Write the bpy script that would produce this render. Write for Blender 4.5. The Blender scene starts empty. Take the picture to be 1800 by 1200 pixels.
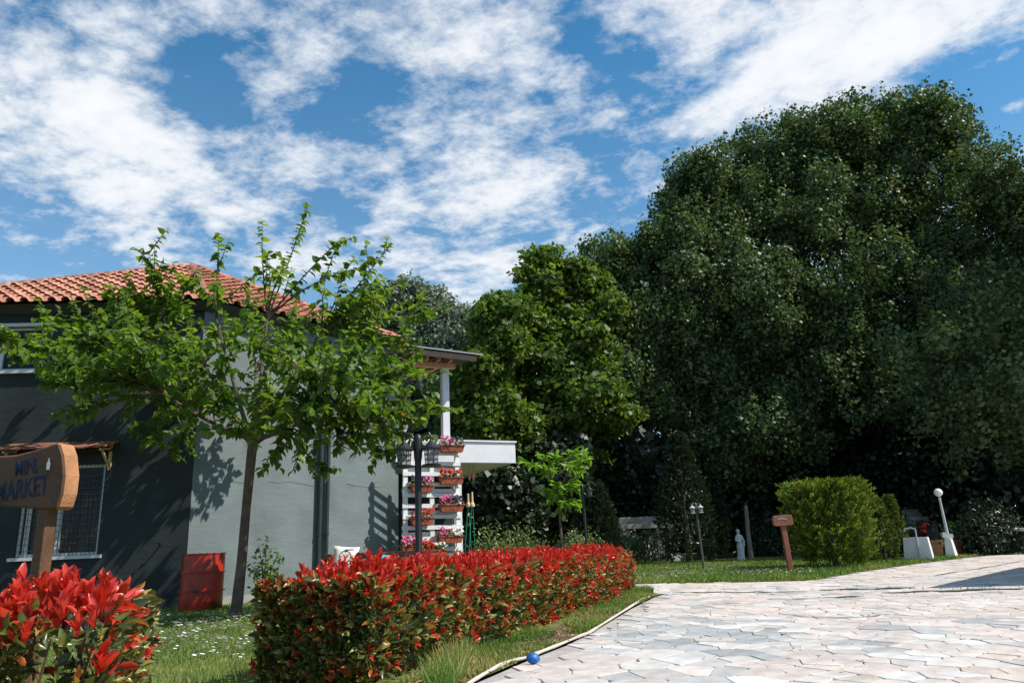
import bpy, bmesh, math, random
import numpy as np
from mathutils import Vector, Matrix, noise
random.seed(7); rng = np.random.default_rng(11)
S = bpy.context.scene
COL = S.collection
R = math.radians
PI = math.pi

# ------------------------------------------------------------------ camera
F = 1285.0; PITCH = math.atan(355 / F); ROLL = R(2.46); EYE = 1.0
cam = bpy.data.objects.new('camera', bpy.data.cameras.new('camera'))
COL.objects.link(cam); S.camera = cam
cam.data.sensor_width = 36.0; cam.data.lens = F / 1800 * 36.0
cam.data.clip_start = 0.05; cam.data.clip_end = 4000
cam.matrix_world = (Matrix.Translation((0, 0, EYE)) @ Matrix.Rotation(PI / 2 + PITCH, 4, 'X')
                    @ Matrix.Rotation(-ROLL, 4, 'Z'))
S.render.resolution_x = 1024; S.render.resolution_y = 682

def ray(x, y):
    """direction of sight for a place in the photograph (1800 x 1200)"""
    u = (x - 900) / F; v = (600 - y) / F
    c, s = math.cos(ROLL), math.sin(ROLL)
    u2 = u * c + v * s; v2 = -u * s + v * c
    cp, sp = math.cos(PITCH), math.sin(PITCH)
    return Vector((u2, cp - v2 * sp, sp + v2 * cp))
def G(x, y, z=0.0):
    d = ray(x, y); t = (z - EYE) / d.z
    return Vector((0, 0, EYE)) + d * t
def at(x, y, Y):
    d = ray(x, y); return Vector((0, 0, EYE)) + d * (Y / d.y)

# ------------------------------------------------------------------ sky, sun, exposure
SUN_EL = R(50); SUN_AZ = R(-14)          # azimuth measured from +X towards +Y
sdir = Vector((math.cos(SUN_EL) * math.cos(SUN_AZ), math.cos(SUN_EL) * math.sin(SUN_AZ), math.sin(SUN_EL)))
W = bpy.data.worlds.new('World'); S.world = W; W.use_nodes = True
nt = W.node_tree; nt.nodes.clear()
def N(t, typ, **kw):
    n = t.nodes.new(typ)
    for k, v in kw.items(): setattr(n, k, v)
    return n
def mth(t, op, a, b=None, c=None, clamp=False):
    n = N(t, 'ShaderNodeMath', operation=op); n.use_clamp = clamp
    for i, v in enumerate((a, b, c)):
        if v is None: continue
        if isinstance(v, (int, float)): n.inputs[i].default_value = v
        else: t.links.new(v, n.inputs[i])
    return n.outputs[0]
sky = N(nt, 'ShaderNodeTexSky', sky_type='NISHITA'); sky.sun_disc = False
sky.sun_elevation = SUN_EL; sky.sun_rotation = PI / 2 - SUN_AZ
sky.air_density = 1.0; sky.dust_density = 0.2; sky.ozone_density = 1.2; sky.altitude = 300
hs = N(nt, 'ShaderNodeHueSaturation'); hs.inputs['Saturation'].default_value = 1.12; hs.inputs['Value'].default_value = 0.98
tn_ = N(nt, 'ShaderNodeMixRGB', blend_type='MULTIPLY'); tn_.inputs[0].default_value = 1; tn_.inputs[2].default_value = (.46, 1.06, 1.24, 1)
nt.links.new(sky.outputs[0], tn_.inputs[1]); nt.links.new(tn_.outputs[0], hs.inputs['Color'])
tc = N(nt, 'ShaderNodeTexCoord'); sep = N(nt, 'ShaderNodeSeparateXYZ')
nt.links.new(tc.outputs['Generated'], sep.inputs[0])
den = mth(nt, 'ADD', mth(nt, 'MAXIMUM', sep.outputs[2], 0.0), 0.16)
cx = mth(nt, 'DIVIDE', sep.outputs[0], den); cy = mth(nt, 'DIVIDE', sep.outputs[1], den)
cmb = N(nt, 'ShaderNodeCombineXYZ'); nt.links.new(cx, cmb.inputs[0]); nt.links.new(cy, cmb.inputs[1])
def cloudco(x, y):
    d = ray(x, y).normalized(); k = max(d.z, 0) + 0.16
    return (d.x / k, d.y / k)
def cnoise(scale, detail, rough, off, dist=0.0, sx=1.0):
    mp = N(nt, 'ShaderNodeMapping'); mp.inputs['Location'].default_value = off; mp.inputs['Scale'].default_value = (sx, 1, 1)
    mp.inputs['Rotation'].default_value = (0, 0, R(28))
    nt.links.new(cmb.outputs[0], mp.inputs[0])
    n = N(nt, 'ShaderNodeTexNoise'); n.inputs['Scale'].default_value = scale; n.inputs['Detail'].default_value = detail
    n.inputs['Roughness'].default_value = rough; n.inputs['Distortion'].default_value = dist
    nt.links.new(mp.outputs[0], n.inputs[0]); return n.outputs[0]
n1 = cnoise(2.6, 3, 0.5, (3.1, 7.2, 0.4))
n2 = cnoise(5.6, 13, 0.60, (1.3, 2.2, 5.0), 0.18, 0.9)
n3 = cnoise(20.0, 10, 0.66, (4.3, 0.2, 1.0), 0.15, 0.85)
cov = mth(nt, 'ADD', mth(nt, 'MULTIPLY', n1, 0.42), mth(nt, 'ADD', mth(nt, 'MULTIPLY', n2, 0.85), mth(nt, 'MULTIPLY', n3, 0.52)))
# the larger cloud banks (+) and clear gaps (-) that stand in this part of the sky
BANKS = [((60, 110), .16, .17), ((210, 200), .13, .14), ((300, 280), .15, .11), ((120, 320), .14, .12), ((390, 360), .10, .10), ((760, 120), .10, .15), ((900, 70), .09, .15), ((960, 120), .07, .12), ((740, 205), .06, .10), ((930, 225), .06, .08),
         ((1340, 150), .13, .19), ((1500, 60), .15, .20), ((1680, 40), .12, .13), ((1190, 50), .07, .12), ((1190, 240), .09, .13), ((1030, 150), .05, .10), ((560, 290), .08, .12), ((860, 320), .12, .11), ((700, 330), .10, .08), ((960, 400), .2, .05), ((480, 150), .05, .13), ((560, 80), .05, .10), ((330, 30), .08, .07), ((860, 470), .25, .05),
         ((370, 170), .07, -.20), ((340, 90), .06, -.12), ((635, 150), .055, -.19), ((570, 205), .045, -.08), ((420, 420), .22, .09), ((720, 450), .2, .08), ((250, 330), .10, .05), ((1015, 60), .05, -.20), ((1085, 110), .07, -.20), ((1740, 210), .13, -.25), ((1600, 130), .04, -.10), ((110, 410), .10, -.09), ((300, 340), .05, -.10), ((955, 165), .03, -.14), ((1060, 270), .08, -.10), ((660, 235), .05, -.10), ((1785, 185), .028, .30), ((60, 470), .2, .03), ((520, 230), .04, -.06), ((640, 20), .06, -.05)]
for (px, py), rad, amp in BANKS:
    c0 = cloudco(px, py)
    vd = N(nt, 'ShaderNodeVectorMath', operation='DISTANCE'); nt.links.new(cmb.outputs[0], vd.inputs[0])
    vd.inputs[1].default_value = (c0[0], c0[1], 0)
    q = mth(nt, 'DIVIDE', vd.outputs['Value'], rad)
    gss = mth(nt, 'POWER', 2.718, mth(nt, 'MULTIPLY', mth(nt, 'MULTIPLY', q, q), -1.0))
    cov = mth(nt, 'ADD', cov, mth(nt, 'MULTIPLY', gss, amp))
mr = N(nt, 'ShaderNodeMapRange', interpolation_type='SMOOTHSTEP')
mr.inputs['From Min'].default_value = 0.755; mr.inputs['From Max'].default_value = 1.15
nt.links.new(cov, mr.inputs['Value'])
veil = mth(nt, 'MULTIPLY', mth(nt, 'POWER', mth(nt, 'SUBTRACT', 1.0, mth(nt, 'MAXIMUM', sep.outputs[2], 0.0)), 3.0), 0.80)
dens = mth(nt, 'MAXIMUM', mth(nt, 'MULTIPLY', mr.outputs[0], 0.95), mth(nt, 'ADD', veil, mth(nt, 'MULTIPLY', n1, .05)))
cr = N(nt, 'ShaderNodeMapRange'); cr.inputs['From Min'].default_value = 0.85; cr.inputs['From Max'].default_value = 1.25
cr.inputs['To Min'].default_value = 0.0; cr.inputs['To Max'].default_value = 1.0; nt.links.new(cov, cr.inputs['Value'])
cc = N(nt, 'ShaderNodeMixRGB'); cc.inputs[1].default_value = (5.6, 6.2, 6.9, 1); cc.inputs[2].default_value = (7.9, 8.0, 8.2, 1)
nt.links.new(cr.outputs[0], cc.inputs[0])
mx = N(nt, 'ShaderNodeMixRGB'); nt.links.new(dens, mx.inputs[0]); nt.links.new(hs.outputs[0], mx.inputs[1]); nt.links.new(cc.outputs[0], mx.inputs[2])
bg = N(nt, 'ShaderNodeBackground'); bg.inputs['Strength'].default_value = 0.1
wo = N(nt, 'ShaderNodeOutputWorld'); nt.links.new(mx.outputs[0], bg.inputs[0]); nt.links.new(bg.outputs[0], wo.inputs[0])
sl = bpy.data.lights.new('sun', 'SUN'); sl.energy = 5.0; sl.angle = R(0.5); sl.color = (1.0, 0.955, 0.88)
so = bpy.data.objects.new('sun', sl); COL.objects.link(so); so.location = (30, -5, 40)
so.rotation_euler = (-sdir).to_track_quat('-Z', 'Y').to_euler()
S.view_settings.view_transform = 'Standard'; S.view_settings.look = 'None'
S.view_settings.exposure = 0.35; S.view_settings.gamma = 1.0; S.view_settings.use_curve_mapping = False
S.render.engine = 'CYCLES'
S.cycles.max_bounces = 6; S.cycles.transparent_max_bounces = 8

# ------------------------------------------------------------------ materials
MATS = {}
def nm(name):
    m = bpy.data.materials.new(name); m.use_nodes = True; MATS[name] = m
    t = m.node_tree; b = t.nodes['Principled BSDF']; return m, t, b
def mat(name, col, rough=0.6, spec=0.4, var=0.18, scale=6.0, bump=0.0, bscale=40.0, metal=0.0, objvar=0.0, stain=None):
    m, t, b = nm(name)
    b.inputs['Roughness'].default_value = rough; b.inputs['Specular IOR Level'].default_value = spec; b.inputs['Metallic'].default_value = metal
    co = N(t, 'ShaderNodeTexCoord')
    n = N(t, 'ShaderNodeTexNoise'); n.inputs['Scale'].default_value = scale; n.inputs['Detail'].default_value = 6
    t.links.new(co.outputs['Object'], n.inputs[0])
    r = N(t, 'ShaderNodeValToRGB')
    r.color_ramp.elements[0].position = .3; r.color_ramp.elements[1].position = .7
    r.color_ramp.elements[0].color = tuple(c * (1 - var) for c in col) + (1,)
    r.color_ramp.elements[1].color = tuple(min(1, c * (1 + var)) for c in col) + (1,)
    t.links.new(n.outputs[0], r.inputs[0]); out = r.outputs[0]
    if stain:
        n2 = N(t, 'ShaderNodeTexNoise'); n2.inputs['Scale'].default_value = stain[1]; n2.inputs['Detail'].default_value = 8
        t.links.new(co.outputs['Object'], n2.inputs[0])
        r2 = N(t, 'ShaderNodeValToRGB'); r2.color_ramp.elements[0].position = stain[2]; r2.color_ramp.elements[1].position = stain[2] + .14
        t.links.new(n2.outputs[0], r2.inputs[0])
        mx = N(t, 'ShaderNodeMixRGB'); mx.inputs[2].default_value = tuple(stain[0]) + (1,)
        t.links.new(r2.outputs[0], mx.inputs[0]); t.links.new(out, mx.inputs[1]); out = mx.outputs[0]
    if objvar:
        oi = N(t, 'ShaderNodeObjectInfo'); h = N(t, 'ShaderNodeHueSaturation')
        mp = N(t, 'ShaderNodeMapRange'); mp.inputs['To Min'].default_value = 1 - objvar; mp.inputs['To Max'].default_value = 1 + objvar
        t.links.new(oi.outputs['Random'], mp.inputs[0]); t.links.new(mp.outputs[0], h.inputs['Value']); t.links.new(out, h.inputs['Color']); out = h.outputs[0]
    t.links.new(out, b.inputs['Base Color'])
    if bump:
        n3 = N(t, 'ShaderNodeTexNoise'); n3.inputs['Scale'].default_value = bscale; n3.inputs['Detail'].default_value = 5
        t.links.new(co.outputs['Object'], n3.inputs[0])
        bp = N(t, 'ShaderNodeBump'); bp.inputs['Strength'].default_value = bump; bp.inputs['Distance'].default_value = 0.02
        t.links.new(n3.outputs[0], bp.inputs['Height']); t.links.new(bp.outputs[0], b.inputs['Normal'])
    return m
def leafmat(name, stops, rough=0.4, spec=0.45, trans=0.32, tint=(1.25, 1.35, .6)):
    """colour of each leaf by its own 'tone' value"""
    m, t, b = nm(name)
    a = N(t, 'ShaderNodeAttribute', attribute_name='tone')
    r = N(t, 'ShaderNodeValToRGB'); e = r.color_ramp.elements
    while len(e) < len(stops): e.new(0.5)
    for el, (p, c) in zip(e, stops): el.position = p; el.color = tuple(c) + (1,)
    t.links.new(a.outputs['Fac'], r.inputs[0])
    t.links.new(r.outputs[0], b.inputs['Base Color'])
    b.inputs['Roughness'].default_value = rough; b.inputs['Specular IOR Level'].default_value = spec
    tr = N(t, 'ShaderNodeBsdfTranslucent'); tm = N(t, 'ShaderNodeMixRGB', blend_type='MULTIPLY'); tm.inputs[0].default_value = 1
    tm.inputs[2].default_value = tuple(tint) + (1,); t.links.new(r.outputs[0], tm.inputs[1]); t.links.new(tm.outputs[0], tr.inputs[0])
    ms = N(t, 'ShaderNodeMixShader'); ms.inputs[0].default_value = trans
    t.links.new(b.outputs[0], ms.inputs[1]); t.links.new(tr.outputs[0], ms.inputs[2])
    t.links.new(ms.outputs[0], t.nodes['Material Output'].inputs[0]); return m
def glassmat(name, col=(.02, .025, .03), rough=.05):
    m, t, b = nm(name)
    b.inputs['Base Color'].default_value = col + (1,); b.inputs['Roughness'].default_value = rough; b.inputs['Specular IOR Level'].default_value = .32
    tr = N(t, 'ShaderNodeBsdfTransparent'); ms = N(t, 'ShaderNodeMixShader'); ms.inputs[0].default_value = .6
    t.links.new(b.outputs[0], ms.inputs[1]); t.links.new(tr.outputs[0], ms.inputs[2]); t.links.new(ms.outputs[0], t.nodes['Material Output'].inputs[0]); return m
def stuccomat(name, col, var, streak):
    m = mat(name, col, .9, .15, var, 1.3, .55, 55, stain=(tuple(c * streak for c in col), .9, .56)); t = m.node_tree
    co = N(t, 'ShaderNodeTexCoord'); mp = N(t, 'ShaderNodeMapping'); mp.inputs['Scale'].default_value = (1, 1, 2.2); t.links.new(co.outputs['Object'], mp.inputs[0])
    n = N(t, 'ShaderNodeTexNoise'); n.inputs['Scale'].default_value = 2.6; n.inputs['Detail'].default_value = 7; n.inputs['Roughness'].default_value = .6; t.links.new(mp.outputs[0], n.inputs[0])
    b1 = [x for x in t.nodes if x.type == 'BUMP'][0]; b2 = N(t, 'ShaderNodeBump'); b2.inputs['Strength'].default_value = .22; b2.inputs['Distance'].default_value = .07
    t.links.new(n.outputs[0], b2.inputs['Height']); t.links.new(b2.outputs[0], b1.inputs['Normal']); return m
mat('ground', (.075, .07, .04), .95, .1, .35, 1.5, .3, 20)
mat('lawn', (.12, .14, .042), .95, .1, .38, 2.2, .5, 30, stain=((.15, .12, .06), 1.1, .56))
mat('soil', (.12, .09, .055), .95, .1, .35, 5, .5, 40)
mat('joint_dirt', (.065, .062, .055), .95, .1, .3, 6)
mat('mortar', (.36, .33, .305), .95, .1, .2, 4, .4, 60)
stuccomat('wall_dark', (.034, .043, .044), .16, 1.45)  # charcoal set darker still, so the colour carries this side's shade
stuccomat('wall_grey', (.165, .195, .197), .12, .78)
mat('white_paint', (.66, .65, .67), .55, .35, .06, 4, .1, 60, stain=((.52, .50, .47), 3, .66))
mat('pallet_white', (.68, .67, .66), .6, .3, .07, 9, .25, 70, stain=((.5, .46, .40), 5, .66), objvar=.08)
mat('roof_tile', (.47, .20, .13), .85, .15, .25, 9, .3, 60, objvar=.36, stain=((.17, .12, .095), 5, .53))
mat('roof_under', (.06, .05, .045), .9, .1)
mat('fascia_dark', (.07, .075, .08), .7, .2)
mat('canopy_metal', (.30, .31, .32), .45, .5, .1)
mat('wood_dark', (.045, .030, .022), .7, .3, .3, 8, .2, 50)
mat('wood_awning', (.23, .10, .06), .8, .2, .3, 10, .3, 60, objvar=.2)
mat('wood_beam', (.50, .30, .17), .7, .3, .2, 8)
mat('black_metal', (.012, .012, .013), .45, .4, .2, 8, .1, 60)
mat('pipe_black', (.03, .035, .037), .4, .5, .2, 8)
mat('red_metal', (.36, .022, .012), .38, .5, .25, 5, .15, 30, stain=((.09, .02, .012), 4, .54))
mat('terracotta', (.30, .075, .04), .65, .35, .15, 8, objvar=.12)
mat('terracotta_pale', (.42, .20, .11), .75, .3, .15, 8)
mat('bark_young', (.115, .080, .060), .85, .2, .35, 7, .7, 35)
mat('bark', (.085, .065, .05), .9, .15, .35, 4, .8, 20)
mat('bark_grey', (.22, .18, .14), .85, .2, .3, 6, .4, 30)
mat('twig', (.14, .085, .045), .8, .2, .3)
mat('stem_green', (.10, .14, .05), .7, .3)
mat('sign_wood_shaded', (.100, .048, .022), .6, .35, .35, 3.5, .25, 30, stain=((.05, .02, .011), 2.2, .55))  # front and post: wood darkened in colour to stand in for shade
mat('sign_wood_lit', (.35, .165, .075), .7, .25, .3, 7, .3, 40, stain=((.38, .13, .05), 4, .56))  # same wood in a lighter tone, for the sunlit end
mat('sign_blue', (.016, .042, .085), .8, .1, .35, 14, stain=((.09, .045, .022), 26, .52))
mat('sign_small', (.27, .095, .065), .65, .3, .25, 5, .3, 40)
mat('sign_pale', (.30, .40, .42), .7, .2, .2, 20)
mat('stone_white', (.62, .60, .57), .8, .2, .16, 6, .3, 30, stain=((.32, .31, .28), 5, .6))
mat('wall_pale', (.30, .285, .25), .9, .15, .2, 3, .3, 30)
mat('rock', (.22, .20, .17), .9, .15, .3, 5, .6, 18, objvar=.25)
mat('lamp_white', (.78, .80, .80), .35, .5, .05)
mat('lamp_silver', (.42, .43, .44), .4, .5, .15)
mat('pole_grey', (.055, .06, .055), .5, .4, .2)
mat('globe', (.78, .76, .70), .25, .5, .03)
mat('rope_green', (.02, .30, .22), .6, .3)
mat('wood_pale', (.58, .42, .24), .6, .3, .2)
mat('cushion_white', (.66, .63, .58), .9, .1, .06, 12, .3, 120)
mat('cushion_blue', (.03, .42, .55), .9, .1, .15, 12, .3, 120)
mat('print_dark', (.03, .03, .03), .8, .1)
mat('hose', (.50, .45, .38), .6, .3, .15, 12, stain=((.36, .28, .18), 9, .6))
mat('ball_blue', (.01, .11, .38), .45, .4, .35, 14, .5, 24, stain=((.10, .12, .16), 16, .60))
mat('frame_white', (.55, .55, .54), .5, .4, .05)
mat('wire_grey', (.06, .06, .06), .5, .5)
mat('curtain', (.16, .165, .17), .9, .1)
mat('room', (.05, .05, .05), .9, .1)
mat('plaster_out', (.45, .43, .40), .9, .1)
mat('cable', (.10, .10, .10), .6, .3)
mat('flower_white', (.80, .79, .76), .6, .2, .03)
glassmat('pane'); glassmat('lamp_glass', (.30, .32, .32), .12)
leafmat('photinia', [(0, (.030, .052, .016)), (.30, (.115, .150, .036)), (.42, (.33, .31, .09)), (.50, (.46, .20, .055)), (.60, (.46, .045, .022)), (.82, (.58, .040, .028)), (1, (.66, .085, .065))],
        .30, .5, .30, (1.35, 1.0, .55))
leafmat('mulberry', [(0, (.045, .100, .020)), (.6, (.125, .205, .034)), (1, (.23, .30, .055))], .42, .36, .48, (1.5, 1.6, .45))
leafmat('poplar', [(0, (.038, .070, .030)), (.6, (.100, .152, .056)), (.93, (.190, .235, .086)), (1, (.21, .18, .07))], .46, .17, .26, (1.2, 1.35, .55))
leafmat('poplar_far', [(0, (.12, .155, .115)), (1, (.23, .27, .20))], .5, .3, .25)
leafmat('maple', [(0, (.042, .080, .016)), (.6, (.108, .172, .030)), (1, (.22, .28, .050))], .48, .3, .40, (1.4, 1.5, .45))
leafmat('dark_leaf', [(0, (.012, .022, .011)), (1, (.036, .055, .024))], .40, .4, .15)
leafmat('sapling', [(0, (.10, .20, .025)), (1, (.22, .36, .05))], .4, .4, .42, (1.4, 1.5, .4))
leafmat('thuja_gold', [(0, (.030, .060, .010)), (.5, (.085, .145, .018)), (.92, (.27, .32, .045)), (1, (.26, .12, .04))], .6, .25, .25)
leafmat('thuja', [(0, (.035, .065, .016)), (1, (.13, .17, .03))], .6, .25, .25)
leafmat('shrub', [(0, (.06, .11, .03)), (.8, (.15, .21, .07)), (1, (.30, .36, .17))], .4, .4, .35)
leafmat('agave', [(0, (.06, .09, .07)), (1, (.13, .18, .14))], .5, .3, .1)
leafmat('grass', [(0, (.065, .135, .026)), (.55, (.155, .235, .045)), (.8, (.28, .31, .09)), (1, (.42, .33, .15))], .6, .25, .3)
leafmat('petal_red', [(0, (.50, .02, .015)), (1, (.75, .10, .05))], .5, .2, .3, (1, 1, 1))
leafmat('petal_pink', [(0, (.45, .02, .12)), (1, (.75, .22, .42))], .5, .2, .3, (1, 1, 1))
leafmat('petal_white', [(0, (.75, .73, .70)), (1, (.85, .84, .82))], .5, .2, .3, (1, 1, 1))
leafmat('petal_dark', [(0, (.02, .012, .03)), (1, (.09, .05, .12))], .5, .2, .2, (1, 1, 1))
# the paving stone: each slab its own tint, from the slab's 'tone' values
def stonemat():
    m, t, b = nm('paving_stone')
    a = N(t, 'ShaderNodeAttribute', attribute_name='tone'); a2 = N(t, 'ShaderNodeAttribute', attribute_name='shade')
    r = N(t, 'ShaderNodeValToRGB'); e = r.color_ramp.elements
    stops = [(0, (.34, .35, .35)), (.22, (.42, .42, .415)), (.34, (.49, .455, .425)), (.55, (.57, .505, .465)), (.75, (.56, .470, .42)), (.88, (.52, .47, .41)), (1, (.61, .59, .575))]
    while len(e) < len(stops): e.new(.5)
    for el, (p, c) in zip(e, stops): el.position = p; el.color = c + (1,)
    t.links.new(a.outputs['Fac'], r.inputs[0])
    co = N(t, 'ShaderNodeTexCoord')
    n = N(t, 'ShaderNodeTexNoise'); n.inputs['Scale'].default_value = 5; n.inputs['Detail'].default_value = 9; n.inputs['Roughness'].default_value = .65; n.inputs['Distortion'].default_value = .6
    t.links.new(co.outputs['Object'], n.inputs[0])
    wv = N(t, 'ShaderNodeTexWave'); wv.inputs['Scale'].default_value = 1.4; wv.inputs['Distortion'].default_value = 14; wv.inputs['Detail'].default_value = 4
    t.links.new(co.outputs['Object'], wv.inputs[0])
    v = mth(t, 'ADD', mth(t, 'MULTIPLY', n.outputs[0], .50), mth(t, 'MULTIPLY', wv.outputs['Fac'], .10))
    v = mth(t, 'ADD', v, mth(t, 'MULTIPLY', a2.outputs['Fac'], .22)); v = mth(t, 'ADD', v, .56)
    h = N(t, 'ShaderNodeHueSaturation'); t.links.new(r.outputs[0], h.inputs['Color']); t.links.new(v, h.inputs['Value'])
    # old stains and trodden dirt that run across the slabs
    gm = N(t, 'ShaderNodeNewGeometry'); n4 = N(t, 'ShaderNodeTexNoise'); n4.inputs['Scale'].default_value = 1.1; n4.inputs['Detail'].default_value = 10; n4.inputs['Roughness'].default_value = .68
    t.links.new(gm.outputs['Position'], n4.inputs[0]); r4 = N(t, 'ShaderNodeValToRGB'); r4.color_ramp.elements[0].position = .50; r4.color_ramp.elements[1].position = .72
    r4.color_ramp.elements[1].color = (.55, .55, .55, 1); t.links.new(n4.outputs[0], r4.inputs[0])
    mx = N(t, 'ShaderNodeMixRGB'); mx.inputs[2].default_value = (.24, .215, .19, 1); t.links.new(r4.outputs[0], mx.inputs[0]); t.links.new(h.outputs[0], mx.inputs[1])
    t.links.new(mx.outputs[0], b.inputs['Base Color']); b.inputs['Roughness'].default_value = .62; b.inputs['Specular IOR Level'].default_value = .3
    n3 = N(t, 'ShaderNodeTexNoise'); n3.inputs['Scale'].default_value = 22; n3.inputs['Detail'].default_value = 8; t.links.new(co.outputs['Object'], n3.inputs[0])
    bp = N(t, 'ShaderNodeBump'); bp.inputs['Strength'].default_value = .35; bp.inputs['Distance'].default_value = .015
    t.links.new(n3.outputs[0], bp.inputs['Height']); t.links.new(bp.outputs[0], b.inputs['Normal'])
stonemat()

# ------------------------------------------------------------------ helpers
def tag(o, label=None, cat=None, group=None, kind=None):
    if label: o['label'] = label
    if cat: o['category'] = cat
    if group: o['group'] = group
    if kind: o['kind'] = kind
    return o
def thing(name, label, cat, loc=(0, 0, 0), rz=0.0, group=None):
    o = bpy.data.objects.new(name, None); COL.objects.link(o); o.location = loc; o.rotation_euler = (0, 0, rz)
    o.empty_display_size = .2
    return tag(o, label, cat, group)
def link(name, me, parent=None, m=None):
    o = bpy.data.objects.new(name, me); COL.objects.link(o); o.parent = parent
    if m and not me.materials: me.materials.append(MATS[m])
    return o
class MB:
    """collects vertices and faces of one part"""
    def __init__(s): s.v = []; s.f = []
    def add(s, vs, fs):
        k = len(s.v); s.v += [tuple(p) for p in vs]; s.f += [tuple(i + k for i in f) for f in fs]; return s
    def box(s, c, d, rz=0.0, rx=0.0, ry=0.0):
        M = Matrix.Rotation(rz, 3, 'Z') @ Matrix.Rotation(ry, 3, 'Y') @ Matrix.Rotation(rx, 3, 'X')
        vs = [Vector(c) + M @ Vector((x * d[0] / 2, y * d[1] / 2, z * d[2] / 2)) for z in (-1, 1) for y in (-1, 1) for x in (-1, 1)]
        return s.add(vs, [(0, 2, 3, 1), (4, 5, 7, 6), (0, 1, 5, 4), (2, 6, 7, 3), (0, 4, 6, 2), (1, 3, 7, 5)])
    def bar(s, a, b, w, h=None):
        """a squared bar from a to b"""
        a, b = Vector(a), Vector(b); h = h or w; d = (b - a).normalized()
        up = Vector((0, 0, 1)) if abs(d.z) < .95 else Vector((0, 1, 0))
        x = d.cross(up).normalized() * w / 2; y = x.cross(d).normalized() * h / 2
        vs = [p + sx * x + sy * y for p in (a, b) for sx, sy in ((-1, -1), (1, -1), (1, 1), (-1, 1))]
        return s.add(vs, [(0, 1, 2, 3), (7, 6, 5, 4)] + [(i, 4 + i, 4 + (i + 1) % 4, (i + 1) % 4) for i in range(4)])
    def tube(s, pts, rad, n=8, caps=True):
        pts = [Vector(p) for p in pts]
        if not hasattr(rad, '__len__'): rad = [rad] * len(pts)
        prev = None; vs = []; fs = []
        for i, p in enumerate(pts):
            d = (pts[min(i + 1, len(pts) - 1)] - pts[max(i - 1, 0)]).normalized()
            if prev is None:
                prev = d.orthogonal().normalized()
            x = (prev - d * prev.dot(d)); x = x.normalized() if x.length > 1e-6 else d.orthogonal().normalized(); prev = x
            y = d.cross(x)
            vs += [p + rad[i] * (math.cos(2 * PI * k / n) * x + math.sin(2 * PI * k / n) * y) for k in range(n)]
        for i in range(len(pts) - 1):
            fs += [(i * n + k, i * n + (k + 1) % n, (i + 1) * n + (k + 1) % n, (i + 1) * n + k) for k in range(n)]
        if caps: fs += [tuple(range(n))[::-1], tuple(range((len(pts) - 1) * n, len(pts) * n))]
        return s.add(vs, fs)
    def lathe(s, prof, c=(0, 0, 0), n=16, sx=1.0, sy=1.0):
        vs = []; fs = []; c = Vector(c)
        for r, z in prof: vs += [c + Vector((r * sx * math.cos(2 * PI * k / n), r * sy * math.sin(2 * PI * k / n), z)) for k in range(n)]
        for i in range(len(prof) - 1):
            fs += [(i * n + k, i * n + (k + 1) % n, (i + 1) * n + (k + 1) % n, (i + 1) * n + k) for k in range(n)]
        fs += [tuple(range(n))[::-1], tuple(range((len(prof) - 1) * n, len(prof) * n))]
        return s.add(vs, fs)
    def prism(s, poly, z0, z1):
        n = len(poly)
        vs = [(p[0], p[1], z0) for p in poly] + [(p[0], p[1], z1) for p in poly]
        return s.add(vs, [tuple(range(n))[::-1], tuple(range(n, 2 * n))] + [(i, (i + 1) % n, n + (i + 1) % n, n + i) for i in range(n)])
    def sheet(s, poly, z):
        return s.add([(p[0], p[1], z) for p in poly], [tuple(range(len(poly)))])
    def mesh(s, name='m', smooth=False):
        me = bpy.data.meshes.new(name); me.from_pydata(s.v, [], s.f)
        bm = bmesh.new(); bm.from_mesh(me); bmesh.ops.recalc_face_normals(bm, faces=bm.faces); bm.to_mesh(me); bm.free()
        if smooth:
            me.polygons.foreach_set('use_smooth', [True] * len(me.polygons)); me.set_sharp_from_angle(angle=R(42))
        return me
    def build(s, name, m, parent=None, smooth=False, bevel=0.0):
        o = link(name, s.mesh(name, smooth), parent, m)
        if bevel:
            b = o.modifiers.new('bevel', 'BEVEL'); b.width = bevel; b.segments = 2; b.limit_method = 'ANGLE'
        return o

# leaf outlines: (vertices, faces); y runs along the midrib, z is the upper side
L_SIMPLE = (np.array([(0, 0, 0), (.5, .42, .06), (0, 1, -.06), (-.5, .42, .06)]), [(0, 1, 2, 3)])
L_FOLD = (np.array([(0, 0, 0), (.5, .42, .10), (0, 1, -.10), (-.5, .42, .10), (0, .46, -.02)]), [(0, 1, 4), (4, 1, 2), (0, 4, 3), (4, 2, 3)])
L_FULL = (np.array([(0, 0, 0), (0, .33, -.02), (0, .68, -.02), (0, 1, -.14), (.36, .26, .09), (.44, .56, .10), (.22, .85, .02), (-.36, .26, .09), (-.44, .56, .10), (-.22, .85, .02)]),
          [(0, 4, 1), (1, 4, 5, 2), (2, 5, 6), (2, 6, 3), (0, 1, 7), (1, 2, 8, 7), (2, 9, 8), (2, 3, 9)])
L_HEART = (np.array([(0, 0, 0), (0, .3, -.02), (0, .66, -.03), (0, 1, -.16), (.30, -.03, .05), (.52, .24, .11), (.38, .58, .08), (-.30, -.03, .05), (-.52, .24, .11), (-.38, .58, .08)]),
           [(0, 4, 5, 1), (1, 5, 6, 2), (2, 6, 3), (0, 1, 8, 7), (1, 2, 9, 8), (2, 3, 9)])
def unit(a): return a / np.maximum(np.linalg.norm(a, axis=1, keepdims=True), 1e-9)
def leaf_frames(d, n):
    d = unit(d); x = np.cross(d, n); x = unit(x); z = np.cross(x, d); return x, d, z
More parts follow.
